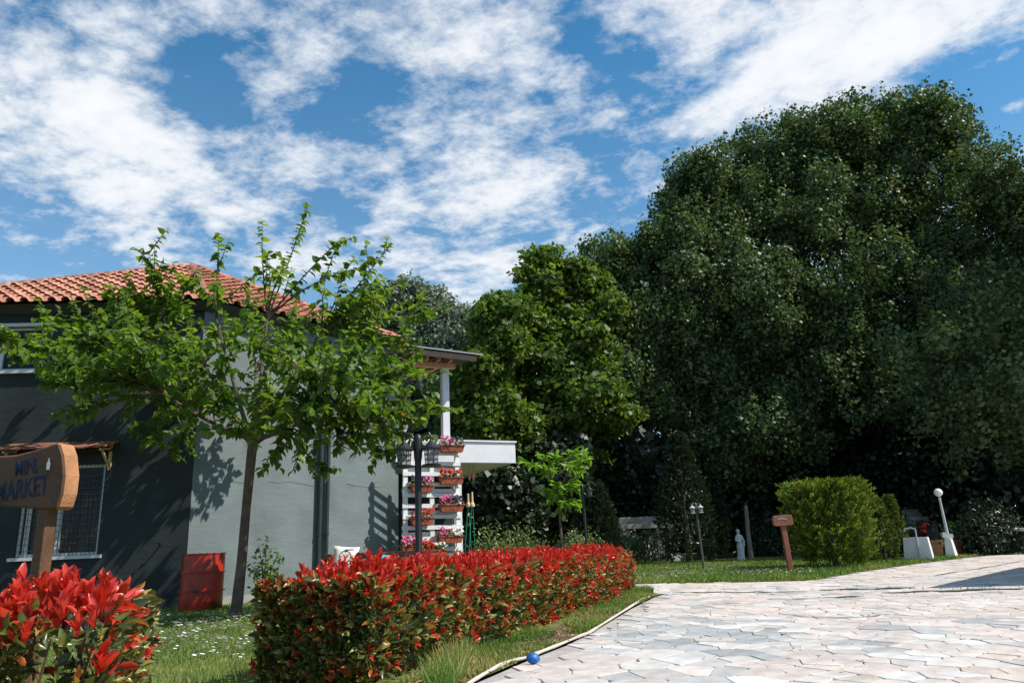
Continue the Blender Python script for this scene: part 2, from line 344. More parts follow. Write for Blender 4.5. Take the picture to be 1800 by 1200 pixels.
def leaf_mesh(tpl, P, D, Nn, Ln, Wd, tone, name='leaves'):
    """one mesh of many separate leaves"""
    tv, tf = tpl; k = len(tv); n = len(P)
    x, y, z = leaf_frames(D, Nn)
    Ln = np.broadcast_to(Ln, n)[:, None, None]; Wd = np.broadcast_to(Wd, n)[:, None, None]
    V = (P[:, None, :] + tv[None, :, 0:1] * Wd * x[:, None, :] + tv[None, :, 1:2] * Ln * y[:, None, :] + tv[None, :, 2:3] * Ln * z[:, None, :]).reshape(-1, 3)
    lens = np.array([len(f) for f in tf]); flat = np.concatenate([np.array(f) for f in tf])
    loops = (np.arange(n)[:, None] * k + flat[None, :]).ravel()
    tot = np.tile(lens, n); start = np.concatenate([[0], np.cumsum(tot)[:-1]])
    me = bpy.data.meshes.new(name)
    me.vertices.add(len(V)); me.vertices.foreach_set('co', V.astype(np.float32).ravel())
    me.loops.add(len(loops)); me.loops.foreach_set('vertex_index', loops.astype(np.int32))
    me.polygons.add(len(tot)); me.polygons.foreach_set('loop_start', start.astype(np.int32)); me.polygons.foreach_set('loop_total', tot.astype(np.int32))
    me.update(calc_edges=True)
    at_ = me.attributes.new('tone', 'FLOAT', 'POINT'); at_.data.foreach_set('value', np.repeat(np.asarray(tone, dtype=np.float32), k))
    if k > 4: me.polygons.foreach_set('use_smooth', np.ones(len(tot), dtype=bool))
    return me
def tone_leaf(tpl, tone, m, ratio):
    me = bpy.data.meshes.new('leaf'); tv = tpl[0] * np.array([ratio, 1, 1]); me.from_pydata(tv.tolist(), [], tpl[1])
    a = me.attributes.new('tone', 'FLOAT', 'POINT'); a.data.foreach_set('value', np.full(len(tv), tone, dtype=np.float32))
    me.polygons.foreach_set('use_smooth', np.ones(len(me.polygons), dtype=bool)); me.materials.append(MATS[m]); return me
def split_leaves(parent, tpl, m, P, D, Nn, Ln, Wd, tone, score, origin, nobj=300, bins=9, jointname='leaves'):
    """the leaves that show largest are objects of their own, the rest one part"""
    order = np.argsort(-score); big = order[:nobj]; rest = order[nobj:]
    O = np.array(origin)
    ratio = float(np.mean(Wd / Ln))
    ms = [tone_leaf(tpl, (i + .5) / bins, m, ratio) for i in range(bins)]
    x, y, z = leaf_frames(D, Nn)
    for i in big:
        o = bpy.data.objects.new('leaf', ms[min(bins - 1, int(tone[i] * bins))]); COL.objects.link(o); o.parent = parent
        l = float(Ln[i]); M = Matrix(((x[i, 0], y[i, 0], z[i, 0]), (x[i, 1], y[i, 1], z[i, 1]), (x[i, 2], y[i, 2], z[i, 2]))).to_4x4()
        o.matrix_basis = Matrix.Translation(Vector(P[i] - O)) @ M @ Matrix.Scale(l, 4)
    me = leaf_mesh(tpl, P[rest] - O, D[rest], Nn[rest], Ln[rest], Wd[rest], tone[rest])
    o = link(jointname, me, parent, m); o['kind'] = 'stuff'; return o
def rnd(n, s=1.0): return rng.normal(0, s, (n, 3))

# ------------------------------------------------------------------ ground
g_ = MB(); NG = 24
pts = [(-1500, -1500), (1500, -1500), (1500, 1500), (-1500, 1500)]
tag(g_.sheet(pts, -.05).build('ground', 'ground'), kind='structure')
curb = [G(640, 1330), G(735, 1260), G(830, 1200), G(935, 1155), G(1000, 1130), G(1060, 1098), G(1110, 1068), G(1150, 1048), G(1166, 1043)]
back = [G(1040, 1031), G(1120, 1025), G(1250, 1023), G(1430, 1019), G(1500, 1006), G(1600, 991), G(1700, 979), G(1800, 969), G(2000, 957)]
far_r = Vector((34, 31, 0))
pav = [(p.x, p.y) for p in curb] + [(1.2, 15.2)] + [(p.x, p.y) for p in back] + [(30, 27), (30, -3), (-.9, -3), (-1.0, 3)]
pavement = tag(MB().sheet(pav, -.012).build('pavement', 'mortar'), kind='structure')
def inside(poly, x, y):
    c = False; j = len(poly) - 1
    for i in range(len(poly)):
        xi, yi = poly[i]; xj, yj = poly[j]
        if (yi > y) != (yj > y) and x < (xj - xi) * (y - yi) / (yj - yi) + xi: c = not c
        j = i
    return c
# crazy paving: uneven slabs, cells of scattered seeds
seeds = []; cell = {}
def seed_ok(x, y, r):
    ci, cj = int(x // .6), int(y // .6)
    for a in (-1, 0, 1):
        for b in (-1, 0, 1):
            for (sx, sy, sr) in cell.get((ci + a, cj + b), ()):
                if (sx - x) ** 2 + (sy - y) ** 2 < (.5 * (r + sr)) ** 2: return False
    return True
for k in range(42000):
    y = random.uniform(4.2, 27.5); x = random.uniform(-.8, min(26, .80 * y + 2.2))
    if not inside(pav, x, y): continue
    q = noise.noise(Vector((x * .7, y * .7, 0)))
    r = random.choice((.14, .18, .25, .34, .46, .62)) * (1.0 + .5 * q)
    r = max(.13, min(.62, r))
    if y > 16: r = max(r, .2)
    if seed_ok(x, y, r):
        seeds.append((x, y)); cell.setdefault((int(x // .6), int(y // .6)), []).append((x, y, r))
SP = np.array(seeds)
def clip(poly, px, py, nx, ny):
    out = []; m_ = len(poly)
    for i in range(m_):
        a = poly[i]; b = poly[(i + 1) % m_]
        da = (a[0] - px) * nx + (a[1] - py) * ny; db = (b[0] - px) * nx + (b[1] - py) * ny
        if da <= 0: out.append(a)
        if (da < 0 < db) or (db < 0 < da):
            t_ = da / (da - db); out.append((a[0] + t_ * (b[0] - a[0]), a[1] + t_ * (b[1] - a[1])))
    return out
stones = []
for i, (x, y) in enumerate(seeds):
    d2 = (SP[:, 0] - x) ** 2 + (SP[:, 1] - y) ** 2
    nb = np.argpartition(d2, 22)[:23]; nb = nb[np.argsort(d2[nb])][1:]
    poly = [(x - .6, y - .6), (x + .6, y - .6), (x + .6, y + .6), (x - .6, y + .6)]
    gap = random.choice((.002, .003, .004, .006)) + (.008 if random.random() < .06 else 0)
    for j in nb:
        dx, dy = SP[j, 0] - x, SP[j, 1] - y; L = math.hypot(dx, dy)
        # a little tilt of each joint so that the slabs are not textbook cells
        w = .5 + .10 * noise.noise(Vector(((x + SP[j, 0]) * 3, (y + SP[j, 1]) * 3, 4))) * (1 if i < j else -1)
        poly = clip(poly, x + dx * w - dx / L * gap, y + dy * w - dy / L * gap, dx / L, dy / L)
        if len(poly) < 3: break
    if len(poly) < 3: continue
    if not all(inside(pav, *p) for p in poly):
        cxm = sum(p[0] for p in poly) / len(poly); cym = sum(p[1] for p in poly) / len(poly)
        if not inside(pav, cxm, cym): continue
        def pull(p):
            lo_, hi_ = 0.0, 1.0
            for _ in range(9):
                m2 = (lo_ + hi_) / 2
                if inside(pav, cxm + (p[0] - cxm) * m2, cym + (p[1] - cym) * m2): lo_ = m2
                else: hi_ = m2
            return (cxm + (p[0] - cxm) * lo_ * .99, cym + (p[1] - cym) * lo_ * .99)
        poly = [p if inside(pav, *p) else pull(p) for p in poly]
        if not all(inside(pav, *p) for p in poly): continue
    # knock corners off
    q = []
    for a, b in zip(poly, poly[1:] + poly[:1]):
        if math.hypot(b[0] - a[0], b[1] - a[1]) < .05: q.append(((a[0] + b[0]) / 2, (a[1] + b[1]) / 2)); continue
        q.append((a[0] * .9 + b[0] * .1, a[1] * .9 + b[1] * .1)); q.append((a[0] * .1 + b[0] * .9, a[1] * .1 + b[1] * .9))
    if len(q) < 3: continue
    stones.append((x, y, q))
def stone_geo(x, y, q, ox=0, oy=0):
    n = len(q); h = random.uniform(-.003, .004); tx, ty = random.uniform(-.006, .006), random.uniform(-.006, .006)
    cxm = sum(p[0] for p in q) / n; cym = sum(p[1] for p in q) / n
    z = lambda p, e: h + (p[0] - cxm) * tx + (p[1] - cym) * ty + e
    sh = [((p[0] - cxm) * .975 + cxm, (p[1] - cym) * .975 + cym) for p in q]
    vs = [(p[0] - ox, p[1] - oy, -.03) for p in q] + [(p[0] - ox, p[1] - oy, z(p, -.004)) for p in q] + [(p[0] - ox, p[1] - oy, z(p, 0)) for p in sh]
    fs = [(i, (i + 1) % n, n + (i + 1) % n, n + i) for i in range(n)] + [(n + i, n + (i + 1) % n, 2 * n + (i + 1) % n, 2 * n + i) for i in range(n)] + [tuple(range(2 * n, 3 * n))]
    return vs, fs
def stone_tone(x, y):
    patch = noise.noise(Vector((x * .33 + 3, y * .33, 9))) + .35 * noise.noise(Vector((x * 1.1, y * 1.1, 2)))
    near_grey = math.exp(-((x - 1.6) ** 2 / 1.6 + (y - 8.2) ** 2 / 2.2)) * .9
    v = .60 + .26 * random.uniform(-1, 1) + .28 * patch - .45 * near_grey
    if random.random() < .10 + (.15 if patch < -.2 else 0): v -= .4
    if random.random() < .16: v = random.uniform(.93, 1)
    if y > 15.5: v = .62 + (v - .62) * .55
    return max(0, min(1, v)), random.random()
area = lambda q: abs(sum(a[0] * b[1] - b[0] * a[1] for a, b in zip(q, q[1:] + q[:1]))) / 2
stones.sort(key=lambda s: -area(s[2]) / (s[0] ** 2 + s[1] ** 2) ** 1.5 if abs(s[0]) < .74 * s[1] + .2 and s[1] > 4.9 else 1)
vs_all, fs_all, to_all, sh_all = [], [], [], []
for k, (x, y, q) in enumerate(stones):
    tn, sd = stone_tone(x, y)
    if k < 300:
        vs, fs = stone_geo(x, y, q, x, y); me = bpy.data.meshes.new('paving_stone'); me.from_pydata(vs, [], fs)
        for nme, val in (('tone', tn), ('shade', sd)):
            me.attributes.new(nme, 'FLOAT', 'POINT').data.foreach_set('value', [val] * len(vs))
        o = link('paving_stone', me, pavement, 'paving_stone'); o.location = (x, y, 0)
    else:
        vs, fs = stone_geo(x, y, q); b0 = len(vs_all); vs_all += vs; fs_all += [tuple(i + b0 for i in f) for f in fs]; to_all += [tn] * len(vs); sh_all += [sd] * len(vs)
me = bpy.data.meshes.new('paving_stones'); me.from_pydata(vs_all, [], fs_all)
for nme, val in (('tone', to_all), ('shade', sh_all)): me.attributes.new(nme, 'FLOAT', 'POINT').data.foreach_set('value', val)
tag(link('paving_stones', me, pavement, 'paving_stone'), kind='stuff')
# open joints filled with soil across the drive
def seam(pix, w, name='open_joint'):
    b = MB(); P = [G(*p) for p in pix]; L_, R_ = [], []
    for i, p in enumerate(P):
        d = (P[min(i + 1, len(P) - 1)] - P[max(i - 1, 0)]).normalized(); nrm = Vector((-d.y, d.x, 0))
        ww = w * random.uniform(.4, 1.3) * (0.25 if i in (0, len(P) - 1) else 1)
        L_.append(p + nrm * ww); R_.append(p - nrm * ww)
    n = len(P); b.add([(v.x, v.y, .009) for v in L_ + R_], [(i, i + 1, n + i + 1, n + i) for i in range(n - 1)])
    return b.build(name, 'joint_dirt', pavement)
def wob(x0, y0, x1, y1, n, a): return [(x0 + (x1 - x0) * i / n, y0 + (y1 - y0) * i / n + random.uniform(-a, a)) for i in range(n + 1)]
seam(wob(1185, 1041, 1420, 1040, 16, .8), .06)
seam(wob(1440, 1037, 1610, 1033, 12, .7), .13)
seam(wob(1550, 1042, 1800, 1034, 14, .8), .14)
seam(wob(1390, 1053, 1520, 1047, 8, .7), .05)
seam(wob(1430, 1021, 1640, 1012, 12, .4), .03); seam(wob(1640, 1012, 1800, 986, 10, .3), .03)
seam([(1391 + 80 * (1 - math.cos(t)), 1079 + 7 * math.sin(t)) for t in np.linspace(.2, 2.9, 12)], .018)

lawn_l = [(p.x - .03, p.y) for p in curb[::-1]] + [(-1.05, 3), (-1.0, 1.0), (-16, 1.0), (-16, 15.6), (-7.0, 16.05), (-3.3, 20.2), (0, 21.9), (1.0, 16.5), (1.6, 15.2)]
tag(MB().sheet(lawn_l, .0).build('lawn', 'lawn'), kind='structure')
lawn_b = [(p.x, p.y + .03) for p in back] + [(32, 27.1), (60, 60), (-40, 60), (-40, 24), (-2, 24), (.4, 22), (1.0, 17)]
tag(MB().sheet(lawn_b, .0).build('lawn', 'lawn'), kind='structure')
# soil strip at the foot of the long hedge
strip = [(p.x - .06, p.y) for p in curb[1:-1]] + [(p.x - .55, p.y + .05) for p in curb[1:-1]][::-1]
tag(MB().sheet(strip, .004).build('soil_strip', 'soil'), kind='structure')

# grass blades
def blades(poly, n, h0, h1, seedoff, bare=.0, w=.006, name='grass', label=None, yw=1.0, dry=0.0, excl=None):
    xs = [p[0] for p in poly]; ys = [p[1] for p in poly]; P = []
    tries = 0
    while len(P) < n and tries < n * 12:
        tries += 1
        x = random.uniform(min(xs), max(xs)); y = min(ys) + (max(ys) - min(ys)) * random.random() ** yw
        if not inside(poly, x, y) or (excl and excl(x, y)): continue
        if noise.noise(Vector((x * 1.3 + seedoff, y * 1.3, 0))) < bare: continue
        P.append((x, y, 0))
    P = np.array(P); n = len(P)
    D = np.c_[rnd(n, .38)[:, :2], np.ones(n)]; Nn = rnd(n); 
    hh = rng.uniform(h0, h1, n)
    dn = np.array([noise.noise(Vector((p[0] * .8, p[1] * .8, 5))) for p in P])
    tone = np.clip(.42 + .9 * dn * .6 + rng.normal(0, .17, n) + dry, 0, 1)
    tpl = (np.array([(-.5, 0, 0), (.5, 0, 0), (.28, .6, .06), (0, 1, .22), (-.28, .6, .06)]), [(0, 1, 2, 4), (4, 2, 3)])
    me = leaf_mesh(tpl, P, D, Nn, hh, np.full(n, w) * (1 + P[:, 1] / 14), tone, name)
    return tag(link(name, me, None, 'grass'), label, 'grass', kind='stuff')
poly_l = [(-7.5, 5), (-1.9, 4.6), (-1.9, 6.5), (-2.6, 9), (-3, 13), (-4.6, 16.8), (-7, 15.9), (-11, 15.5), (-9.5, 12)]
blades(poly_l, 42000, .03, .085, 0, -.55, .006, 'grass', 'short green lawn grass between the two red hedges', 1.15)
strip_p = [(p.x - .04, p.y) for p in curb[1:-1]] + [(1.9, 15.2), (1.4, 14.9), (.6, 12), (-.2, 9), (-.8, 7), (-1.2, 5)]
blades(strip_p, 20000, .025, .10, 8, -.22, .007, 'grass', 'tufted grass strip along the foot of the long red hedge', .9, .12)
edge_p = [(1.6, 13.4), (2.42, 14.3), (2.5, 15.2), (1.4, 15.2)]
blades(edge_p, 2600, .06, .16, 3, -1, .008, 'grass', 'long bright grass at the far end of the long red hedge', 1)
back_p = [(p.x, p.y + .05) for p in back] + [(19, 30), (15, 30), (3, 31), (1.5, 20)]
blades(back_p, 36000, .05, .13, 5, -.75, .012, 'grass', 'mown lawn grass behind the paved drive under the trees', 1.3)
tuft = [G(740, 1215), G(800, 1150), G(830, 1160), G(790, 1230)]
blades([(p.x, p.y) for p in tuft], 1300, .10, .26, 3, -1, .007, 'grass', 'long grass tuft at the near foot of the long red hedge', 1)
# fallen dry leaves on the soil strip
n = 1500; uu = rng.random(n); ci_ = rng.random(n) * (len(curb) - 3) + 1; P = []
for q in ci_:
    j = int(q); c_ = curb[j].lerp(curb[j + 1], q - j); P.append((c_.x - .04 - .5 * random.random(), c_.y, random.uniform(.008, .03)))
P = np.array(P)
leafmat('dry_leaf', [(0, (.10, .065, .035)), (.6, (.26, .16, .08)), (1, (.42, .30, .17))], .8, .1, .1)
tag(link('leaf_litter', leaf_mesh(L_FOLD, P, np.c_[rng.normal(0, 1, (n, 2)), rng.normal(0, .15, n)], rnd(n, .3) + np.array([0, 0, 1]), rng.uniform(.03, .07, n), rng.uniform(.015, .035, n), rng.random(n)), None, 'dry_leaf'), 'dry fallen leaves on the soil along the drive', 'leaves', kind='stuff')
P = []
while len(P) < 130:
    y = random.uniform(5, 17); x = random.uniform(0, .7 * y)
    if inside(pav, x, y): P.append((x, y, random.uniform(.008, .02)))
P = np.array(P); n = len(P)
tag(link('leaf_litter', leaf_mesh(L_FOLD, P, np.c_[rng.normal(0, 1, (n, 2)), rng.normal(0, .15, n)], rnd(n, .4) + np.array([0, 0, 1]), rng.uniform(.02, .055, n), rng.uniform(.012, .03, n), rng.random(n)), None, 'dry_leaf'), 'few dry leaves blown over the paving stones', 'leaves', kind='stuff')
wd = [G(1445, 1040), G(1620, 1035), G(1800, 1037), G(1800, 1033), G(1610, 1031), G(1445, 1035)]
blades([(p.x, p.y) for p in wd], 120, .015, .05, 3, .0, .007, 'weeds', 'low weeds growing in the open joints of the drive', 1)
# daisies: far too many to count
def daisies(poly, n, r, label):
    b = MB(); k = 0; t = 0
    while k < n and t < n * 30:
        t += 1
        xs = [p[0] for p in poly]; ys = [p[1] for p in poly]
        x = random.uniform(min(xs), max(xs)); y = random.uniform(min(ys), max(ys))
        if not inside(poly, x, y) or noise.noise(Vector((x * .9, y * .9, 3))) < -.12: continue
        z = random.uniform(.05, .10); rr = r * random.uniform(.7, 1.25); a = random.uniform(0, 2 * PI); tx, ty = random.uniform(-.4, .4), random.uniform(-.7, .1)
        b.add([(x, y, z + .002)] + [(x + rr * math.cos(a + i * PI / 3), y + rr * math.sin(a + i * PI / 3), z + rr * (tx * math.cos(a + i * PI / 3) + ty * math.sin(a + i * PI / 3))) for i in range(6)], [(0, 1 + i, 1 + (i + 1) % 6) for i in range(6)])
        k += 1
    me = bpy.data.meshes.new('daisies'); me.from_pydata(b.v, [], b.f)
    tag(link('daisies', me, None, 'flower_white'), label, 'daisies', kind='stuff')
daisies([(-6.5, 8.5), (-2.4, 7.5), (-3.0, 12.5), (-4.4, 13.4), (-7.5, 13.5)], 1500, .021, 'white daisies dotted over the lawn between the hedges')
daisies([(3, 18.3), (6.5, 17.3), (7.6, 20), (6, 25), (3, 24)], 900, .026, 'white daisies dotted over the lawn behind the drive')

# ------------------------------------------------------------------ house
A_L = R(4); A_R = R(48); A_B = R(26)
C = Vector((-7.05, 16.0, 0)); DL = Vector((-math.cos(A_L), -math.sin(A_L), 0)); DR = Vector((math.cos(A_R), math.sin(A_R), 0)); DB = Vector((math.cos(A_B), math.sin(A_B), 0))
D_ = C + DR * 5.55
EAVE = 6.62
house = thing('house', 'dark grey rendered house with red tiled roof and white balcony', 'house', C)
def loc(p): return Vector(p) - C
class Frame:
    """wall coordinates: u along the wall, v up, w out of the wall towards the viewer"""
    def __init__(s, o, d):
        s.o = Vector(o); s.d = d.normalized(); n = Vector((s.d.y, -s.d.x, 0)); s.n = n if n.y < 0 else -n
    def p(s, u, v, w=0): return loc(s.o + s.d * u + s.n * w + Vector((0, 0, v)))
    def box(s, b, u0, u1, v0, v1, w0, w1):
        vs = [s.p(u, v, w) for w in (w0, w1) for v in (v0, v1) for u in (u0, u1)]
        return b.add(vs, [(0, 2, 3, 1), (4, 5, 7, 6), (0, 1, 5, 4), (2, 6, 7, 3), (0, 4, 6, 2), (1, 3, 7, 5)])
    def uv(s, px, py):
        d = ray(px, py); e = Vector((0, 0, EYE)); t = (s.o - e).dot(s.n) / d.dot(s.n); q = e + d * t - s.o
        return q.dot(s.d), q.z
FL = Frame(C, DL); FR = Frame(C, DR)
# openings of the left wall from the sight lines of the window corners
u0, v0 = FL.uv(170, 974); u1, _ = FL.uv(24, 978); _, v1 = FL.uv(183, 815)
LW = (min(u0, u1), max(u0, u1), v0, v1)
ua, va = FL.uv(84, 650); _, vb = FL.uv(84, 574); UW = (ua, ua + 1.75, va, vb)
def wall(name, fr, ulen, z1, holes, m, th=.25):
    b = MB(); us = sorted({0, ulen, *[h[0] for h in holes], *[h[1] for h in holes]}); vs = sorted({-.1, z1, *[h[2] for h in holes], *[h[3] for h in holes]})
    for i in range(len(us) - 1):
        for j in range(len(vs) - 1):
            cu, cv = (us[i] + us[i + 1]) / 2, (vs[j] + vs[j + 1]) / 2
            if any(h[0] < cu < h[1] and h[2] < cv < h[3] for h in holes): continue
            # two skins plus reveals: no faces inside the wall
            k = [(us[i], vs[j]), (us[i + 1], vs[j]), (us[i + 1], vs[j + 1]), (us[i], vs[j + 1])]
            b.add([fr.p(u, v, 0) for u, v in k], [(0, 1, 2, 3)]); b.add([fr.p(u, v, -th) for u, v in k], [(3, 2, 1, 0)])
    for h in holes:
        k = [(h[0], h[2]), (h[1], h[2]), (h[1], h[3]), (h[0], h[3])]
        for a, c in zip(k, k[1:] + k[:1]): b.add([fr.p(*a, 0), fr.p(*c, 0), fr.p(*c, -th), fr.p(*a, -th)], [(0, 1, 2, 3)])
    k = [(0, -.1), (ulen, -.1), (ulen, z1), (0, z1)]
    for a, c in zip(k, k[1:] + k[:1]): b.add([fr.p(*a, 0), fr.p(*c, 0), fr.p(*c, -th), fr.p(*a, -th)], [(0, 1, 2, 3)])
    me = bpy.data.meshes.new(name); me.from_pydata(b.v, [], b.f); return link(name, me, house, m)
wall('wall', FL, 7.4, EAVE - .02, [LW, UW], 'wall_dark')['label'] = 'dark charcoal rendered wall, shade put into its colour, with the two windows'
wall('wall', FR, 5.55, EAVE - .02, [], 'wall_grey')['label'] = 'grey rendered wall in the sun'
# raised edges of old render on the sunny wall
rb = MB(); u_, v_ = FR.uv(331, 834)
pts = [FR.p(i * .11, 2.62 + .05 * noise.noise(Vector((i * .35, 0, 1))) + .03 * math.sin(i * .4), .004) for i in range(0, 50)]
for a, c in ((2, 14), (16, 33), (36, 49)): rb.tube(pts[a:c], [.001] + [.003 + .004 * random.random() for _ in range(c - a - 2)] + [.001], 5)
rb.build('render_ridge', 'wall_grey', house)
# rear walls and floors so that the house is a closed body
B1 = C + DL * 7.4 + Vector((-.6, 8.2, 0)); B2 = D_ + Vector((-4.4, 5.2, 0))
F3 = Frame(D_ + (B2 - D_) * .002, (B2 - D_)); F4 = Frame(B1, B2 - B1); F5 = Frame(C + DL * 7.4, B1 - (C + DL * 7.4))
for f, ln in ((F3, (B2 - D_).length), (F4, (B2 - B1).length), (F5, (B1 - C - DL * 7.4).length)):
    b = MB(); f.box(b, 0.02, ln - .02, -.1, EAVE - .04, -.12, .12); b.build('wall', 'wall_grey', house)
fp = [(p.x, p.y) for p in (loc(C + DL * 7.0 + Vector((0, .4, 0))), loc(C + Vector((0, .4, 0))), loc(D_ + Vector((-.4, .2, 0))), loc(B2 + Vector((0, -.4, 0))), loc(B1 + Vector((.4, -.4, 0))))]
MB().prism(fp, 3.2, 3.4).build('floor_slab', 'room', house); MB().prism(fp, EAVE - .35, EAVE - .2).build('ceiling_slab', 'room', house)
MB().prism(fp, .0, .05).build('floor_slab', 'room', house)
# plinth strip and a wall hook
b = MB(); FR.box(b, .02, 5.5, -.05, .16, .002, .05); b.build('plinth', 'wall_pale', house)
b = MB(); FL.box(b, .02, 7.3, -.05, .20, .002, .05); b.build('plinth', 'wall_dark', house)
hu, hv = FL.uv(283, 957)
MB().tube([FL.p(hu, hv, -.02), FL.p(hu, hv, .10), FL.p(hu, hv + .05, .13)], .018, 6).build('hook', 'black_metal', house)
# windows
def window(fr, rect, mull, name='window', sill=.06):
    ua, ub, va, vb = rect
    b = MB(); t = .06
    fr.box(b, ua, ub, va, va + t, -.14, -.06); fr.box(b, ua, ub, vb - t, vb, -.14, -.06)
    fr.box(b, ua, ua + t, va + t, vb - t, -.14, -.06); fr.box(b, ub - t, ub, va + t, vb - t, -.14, -.06)
    for m_ in mull: fr.box(b, ua + (ub - ua) * m_ - .05, ua + (ub - ua) * m_ + .05, va + t, vb - t, -.135, -.055)
    w = b.build(name, 'frame_white', house)
    edges = [ua + t] + [x for m_ in mull for x in (ua + (ub - ua) * m_ - .05, ua + (ub - ua) * m_ + .05)] + [ub - t]
    for i in range(0, len(edges), 2):
        p = MB(); fr.box(p, edges[i], edges[i + 1], va + t, vb - t, -.105, -.098); p.build('pane', 'pane', w)
    s_ = MB(); fr.box(s_, ua - .1, ub + .1, va - .07, va - .003, -.2, sill); s_.build('sill', 'frame_white', w)
    return w
lw = window(FL, LW, (.52, .9)); uw = window(FL, UW, (.62,), sill=.08)
h_ = MB(); FL.box(h_, UW[0] - .1, UW[1], UW[3] + .003, UW[3] + .08, -.2, .06); h_.build('lintel', 'frame_white', uw)
cb = MB()
for k in range(26):
    uu = LW[0] + .1 + k * (LW[1] - LW[0] - .2) / 26
    if k in range(9, 13): continue
    FL.box(cb, uu, uu + .055, LW[2] + .1, LW[3] - .75 + .2 * math.sin(k), -.45 + .04 * (k % 2), -.42 + .04 * (k % 2))
cb.build('curtain', 'curtain', lw)
gb = MB(); nu = 20; nv = 15
for k in range(nu + 1): uu = LW[0] + (LW[1] - LW[0]) * k / nu; gb.bar(FL.p(uu, LW[2], -.025), FL.p(uu, LW[3], -.025), .009)
for k in range(nv + 1): vv = LW[2] + (LW[3] - LW[2]) * k / nv; gb.bar(FL.p(LW[0], vv, -.012), FL.p(LW[1], vv, -.012), .009)
gb.build('wire_grille', 'wire_grey', lw)
# little wooden awning above the lower window
aw_u0 = FL.uv(208, 790)[0]; zt = FL.uv(190, 776)[1]
awn = MB(); ul = LW[1] + .5
FL.box(awn, aw_u0 + .10, ul, zt - .22, zt - .15, .01, .08); awn = awn.build('awning', 'wood_dark', house)
nb_ = 17
for k in range(nb_):
    ua = aw_u0 + .0 + k * (ul - aw_u0) / nb_; ub = ua + (ul - aw_u0) / nb_ - .012; j = random.uniform(-.012, .012)
    b = MB(); b.add([FL.p(u, v, w) for (v, w) in ((zt + .02, .003), (zt - .17 + j, .60), (zt - .20 + j, .60), (zt - .02, .003)) for u in (ua, ub)], [(0, 1, 3, 2), (2, 3, 5, 4), (4, 5, 7, 6), (6, 7, 1, 0), (0, 2, 4, 6), (1, 7, 5, 3)])
    b.build('board', 'wood_awning', awn)
for uu in (aw_u0 + .14, ul - .3):
    b = MB(); b.bar(FL.p(uu, zt - .05, .03), FL.p(uu, zt - .62, .03), .05); b.bar(FL.p(uu, zt - .16, .04), FL.p(uu, zt - .23, .52), .045); b.bar(FL.p(uu, zt - .56, .04), FL.p(uu, zt - .24, .42), .04)
    b.build('bracket', 'wood_pale', awn)
# two black pipes against the sunny wall
for px, rr in ((556, .055), (569, .05)):
    uu, _ = FR.uv(px, 975); ut, vt = FR.uv(px + 8, 640)
    MB().tube([FR.p(uu, 0, .10), FR.p(uu, 1.5, .10), FR.p(uu, 3.2, .10), FR.p(uu, 6.3, .10)], rr, 10).build('downpipe', 'pipe_black', house, True)
    for vv in (1.4, 3.6): MB().lathe([(rr + .012, vv), (rr + .012, vv + .05)], FR.p(uu, 0, .10), 10).build('pipe_clamp', 'pipe_black', house)

# roof: hips rise from the corner, one curved tile after another
OH = .38
def off_corner(k):   # corner of the eaves
    n1, n2 = FL.n, FR.n; bis = (n1 + n2).normalized(); return C + bis * (k / bis.dot(n1))
EC = off_corner(OH) + Vector((0, 0, EAVE)); EL = C + DL * 7.3 + FL.n * OH + DL * .4 + Vector((0, 0, EAVE)); ER = D_ + DR * .05 + FR.n * OH + Vector((0, 0, EAVE))
APX = at(338, 470, 20.4)
roof = MB(); back1 = B1 + Vector((-.3, .5, EAVE)); back2 = B2 + Vector((.3, .5, EAVE))
ring = [EL, EC, ER, back2, back1]
roof.add([loc(p) - Vector((0, 0, .03)) for p in ring] + [loc(APX) - Vector((0, 0, .03))], [(i, (i + 1) % 5, 5) for i in range(5)] + [(4, 3, 2, 1, 0)])
roof = roof.build('roof', 'roof_under', house)
def tile_mesh():
    prof = []; w = .295
    for i in range(8): a = PI - PI * i / 7; prof.append((.088 * math.cos(a) - .05, .085 * math.sin(a) + .005))
    prof += [(.075, -.006), (.14, .0), (.155, .012)]
    b = MB(); n = len(prof)
    for (y, k, dz) in ((0.0, 1.06, .012), (.46, .94, -.016)):
        for off in (0, -.016): b.v += [(x * k, y, z * k + dz + off) for x, z in prof]
    for i in range(n - 1):
        b.f += [(i, i + 1, 2 * n + i + 1, 2 * n + i), (n + i + 1, n + i, 3 * n + i, 3 * n + i + 1), (i + 1, i, n + i, n + i + 1), (2 * n + i, 2 * n + i + 1, 3 * n + i + 1, 3 * n + i)]
    b.f += [(0, 2 * n, 3 * n, n), (n - 1, 2 * n - 1, 4 * n - 1, 3 * n - 1)]
    me = b.mesh('roof_tile', True); me.materials.append(MATS['roof_tile']); return me
TM = tile_mesh(); ntile = 0
